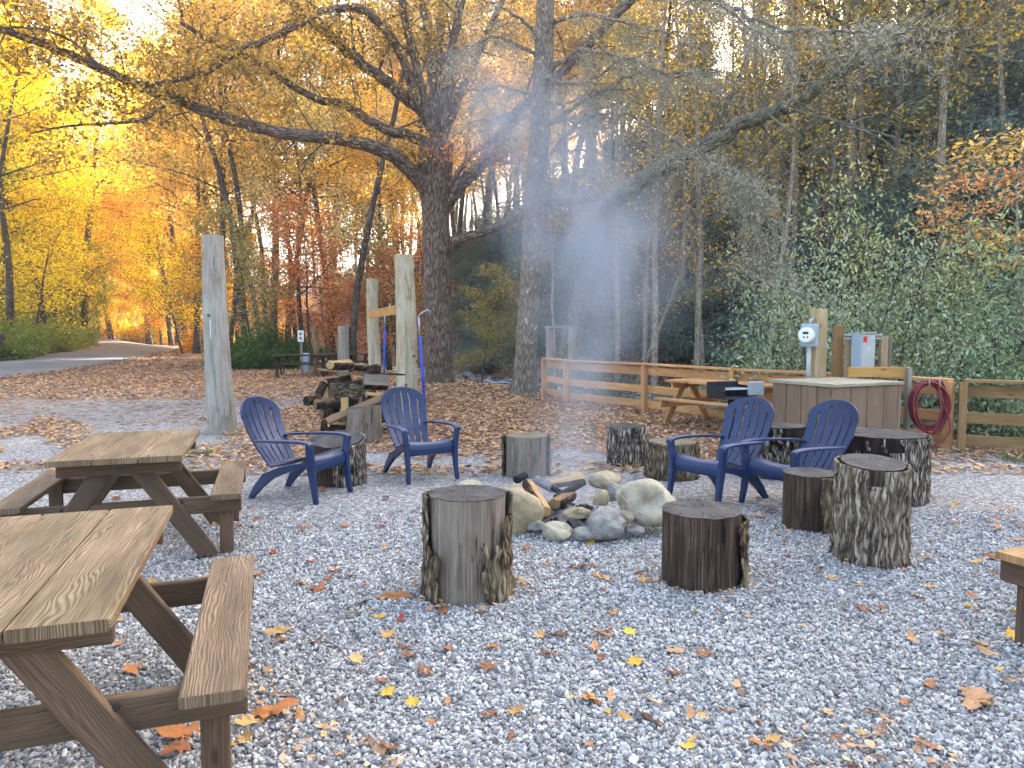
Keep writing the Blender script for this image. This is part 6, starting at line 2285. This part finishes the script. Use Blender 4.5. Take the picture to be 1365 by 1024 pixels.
# ------------------------------------------------------------------ smoke
def smoke():
    # centre line and radius against height
    pts = [(0.0, .42, 5.6, .34), (.6, .50, 6.1, .55), (1.2, .78, 7.4, .95), (1.9, 1.1, 9.0, 1.45), (2.8, 1.15, 10.5, 1.85), (3.8, .75, 11.6, 2.0), (5.0, .2, 12.4, 2.1), (6.5, -.4, 13.2, 2.1)]
    H = pts[-1][0]
    z_ = np.array([p[0] for p in pts])
    m = MB()

    def f(u, v):
        z = H * v
        cx, cy, r = (np.interp(z, z_, [p[k] for p in pts]) for k in (1, 2, 3))
        th = u * 2 * math.pi
        return (cx + r * math.cos(th), cy + r * math.sin(th), z + .1)
    m.grid(f, 28, 40, close_u=True, smooth=False)
    n = 28
    m.f.append(tuple(range(n - 1, -1, -1))); m.uv.append([(0, 0)] * n); m.mi.append(0); m.sm.append(False)
    e = 40 * n
    m.f.append(tuple(e + i for i in range(n))); m.uv.append([(0, 0)] * n); m.mi.append(0); m.sm.append(False)
    t = NT('wood_smoke')
    ob = t.obj()
    sp = t.n('SeparateXYZ', {0: ob})
    zn = t.math('DIVIDE', t.math('SUBTRACT', sp.outputs[2], .1), H, clamp=True)

    def curve(k, lo, hi):
        nd = t.t.nodes.new('ShaderNodeFloatCurve')
        c = nd.mapping.curves[0]
        vals = [(p[0] / H, (p[k] - lo) / (hi - lo)) for p in pts]
        c.points[0].location = vals[0]; c.points[1].location = vals[-1]
        for v in vals[1:-1]:
            c.points.new(*v)
        for p in c.points: p.handle_type = 'VECTOR'
        nd.mapping.update()
        t.set(nd, 'Value', zn)
        return t.math('MULTIPLY_ADD', nd.outputs[0], hi - lo, lo)
    dx = t.math('SUBTRACT', sp.outputs[0], curve(1, -1, 2)); dy = t.math('SUBTRACT', sp.outputs[1], curve(2, 5, 14))
    rr = curve(3, 0, 2.5)
    d = t.math('DIVIDE', t.math('SQRT', t.math('ADD', t.math('MULTIPLY', dx, dx), t.math('MULTIPLY', dy, dy))), rr)
    fall = t.math('SUBTRACT', 1.0, d, clamp=True)
    fall = t.math('MULTIPLY', fall, fall)
    nn = t.noise(t.mapping(ob, (1, .7, .5)), 1.15, 5, 0.62, 1.2)
    nn = t.math('MULTIPLY_ADD', nn, 4.0, -1.45, clamp=True)
    thin = t.ramp(zn, [(0.0, (1, 1, 1, 1)), (0.08, (.5, .5, .5, 1)), (0.25, (.42, .42, .42, 1)), (0.40, (.5, .5, .5, 1)), (.65, (.34, .34, .34, 1)), (1.0, (0, 0, 0, 1))])
    den = t.math('MULTIPLY', t.math('MULTIPLY', fall, nn), t.math('MULTIPLY', thin, SMOKE))
    pv = t.n('VolumePrincipled', {'Color': (.86, .92, 1.0, 1), 'Density': den, 'Anisotropy': 0.2})
    t.t.links.new(pv.outputs[0], t.out.inputs['Volume'])
    o = m.build('smoke', t.m)
    tag(o, 'thin bluish wood smoke drifting up from the fire', kind='stuff')


SMOKE = 2.9
try:
    smoke()
except AttributeError as e:
    raise


# ------------------------------------------------------------------ thin haze in the valley air
HAZE = 0.0009


def haze():
    m = MB()
    x0, x1, y0, y1, z0, z1 = -262, 262, -122, 422, float(np.floor(LOWZ)) - 1.0, float(np.ceil(HIGHZ)) + 1.0
    vs = [(x, y, z) for z in (z0, z1) for x, y in ((x0, y0), (x1, y0), (x1, y1), (x0, y1))]
    m.add(vs, [(3, 2, 1, 0), (4, 5, 6, 7), (0, 1, 5, 4), (1, 2, 6, 5), (2, 3, 7, 6), (3, 0, 4, 7)])
    t = NT('valley_haze')
    pv = t.n('VolumePrincipled', {'Color': (.92, .95, 1.0, 1), 'Density': HAZE, 'Anisotropy': 0.2})
    t.t.links.new(pv.outputs[0], t.out.inputs['Volume'])
    tag(m.build('haze', t.m), 'thin pale haze in the woods', kind='stuff')


bpy.context.view_layer.update()
LOWZ = min(float(v) for v in terrain(*np.meshgrid(np.linspace(-260, 260, 300), np.linspace(-120, 420, 300))).ravel())
HIGHZ = 0.0
for o_ in bpy.data.objects:
    if o_.type == 'MESH':
        HIGHZ = max(HIGHZ, max((o_.matrix_world @ Vector(c_)).z for c_ in o_.bound_box))
haze()
# ------------------------------------------------------------------ daylight
SUN_AZ, SUN_EL = R(37), R(26)
w = bpy.data.worlds.new('World')
scene.world = w
w.use_nodes = True
nt = w.node_tree
bg = nt.nodes['Background']
sky = nt.nodes.new('ShaderNodeTexSky')
sky.sky_type = 'NISHITA'
sky.sun_disc = False
sky.sun_elevation = SUN_EL
sky.sun_rotation = SUN_AZ
sky.air_density = 1.0
sky.dust_density = 7.0
sky.ozone_density = 1.5
nt.links.new(sky.outputs[0], bg.inputs[0])
bg.inputs[1].default_value = 0.15
sd = bpy.data.lights.new('sun', 'SUN')
sd.energy = 5.0
sd.angle = R(0.5)
sd.color = (1.0, 0.94, 0.84)
so = bpy.data.objects.new('sun', sd)
COL.objects.link(so)
sv = Vector((math.sin(SUN_AZ) * math.cos(SUN_EL), math.cos(SUN_AZ) * math.cos(SUN_EL), math.sin(SUN_EL)))
so.rotation_euler = (-sv).to_track_quat('-Z', 'Y').to_euler()
so.location = (30, 20, 60)
vs_ = scene.view_settings
vs_.view_transform = 'Standard'
vs_.look = 'None'
vs_.gamma = 1.0
vs_.exposure = EXPOSURE
scene.cycles.max_bounces = 6
scene.cycles.diffuse_bounces = 3
scene.cycles.glossy_bounces = 2
scene.cycles.transmission_bounces = 3
scene.cycles.volume_bounces = 0
scene.cycles.transparent_max_bounces = 4
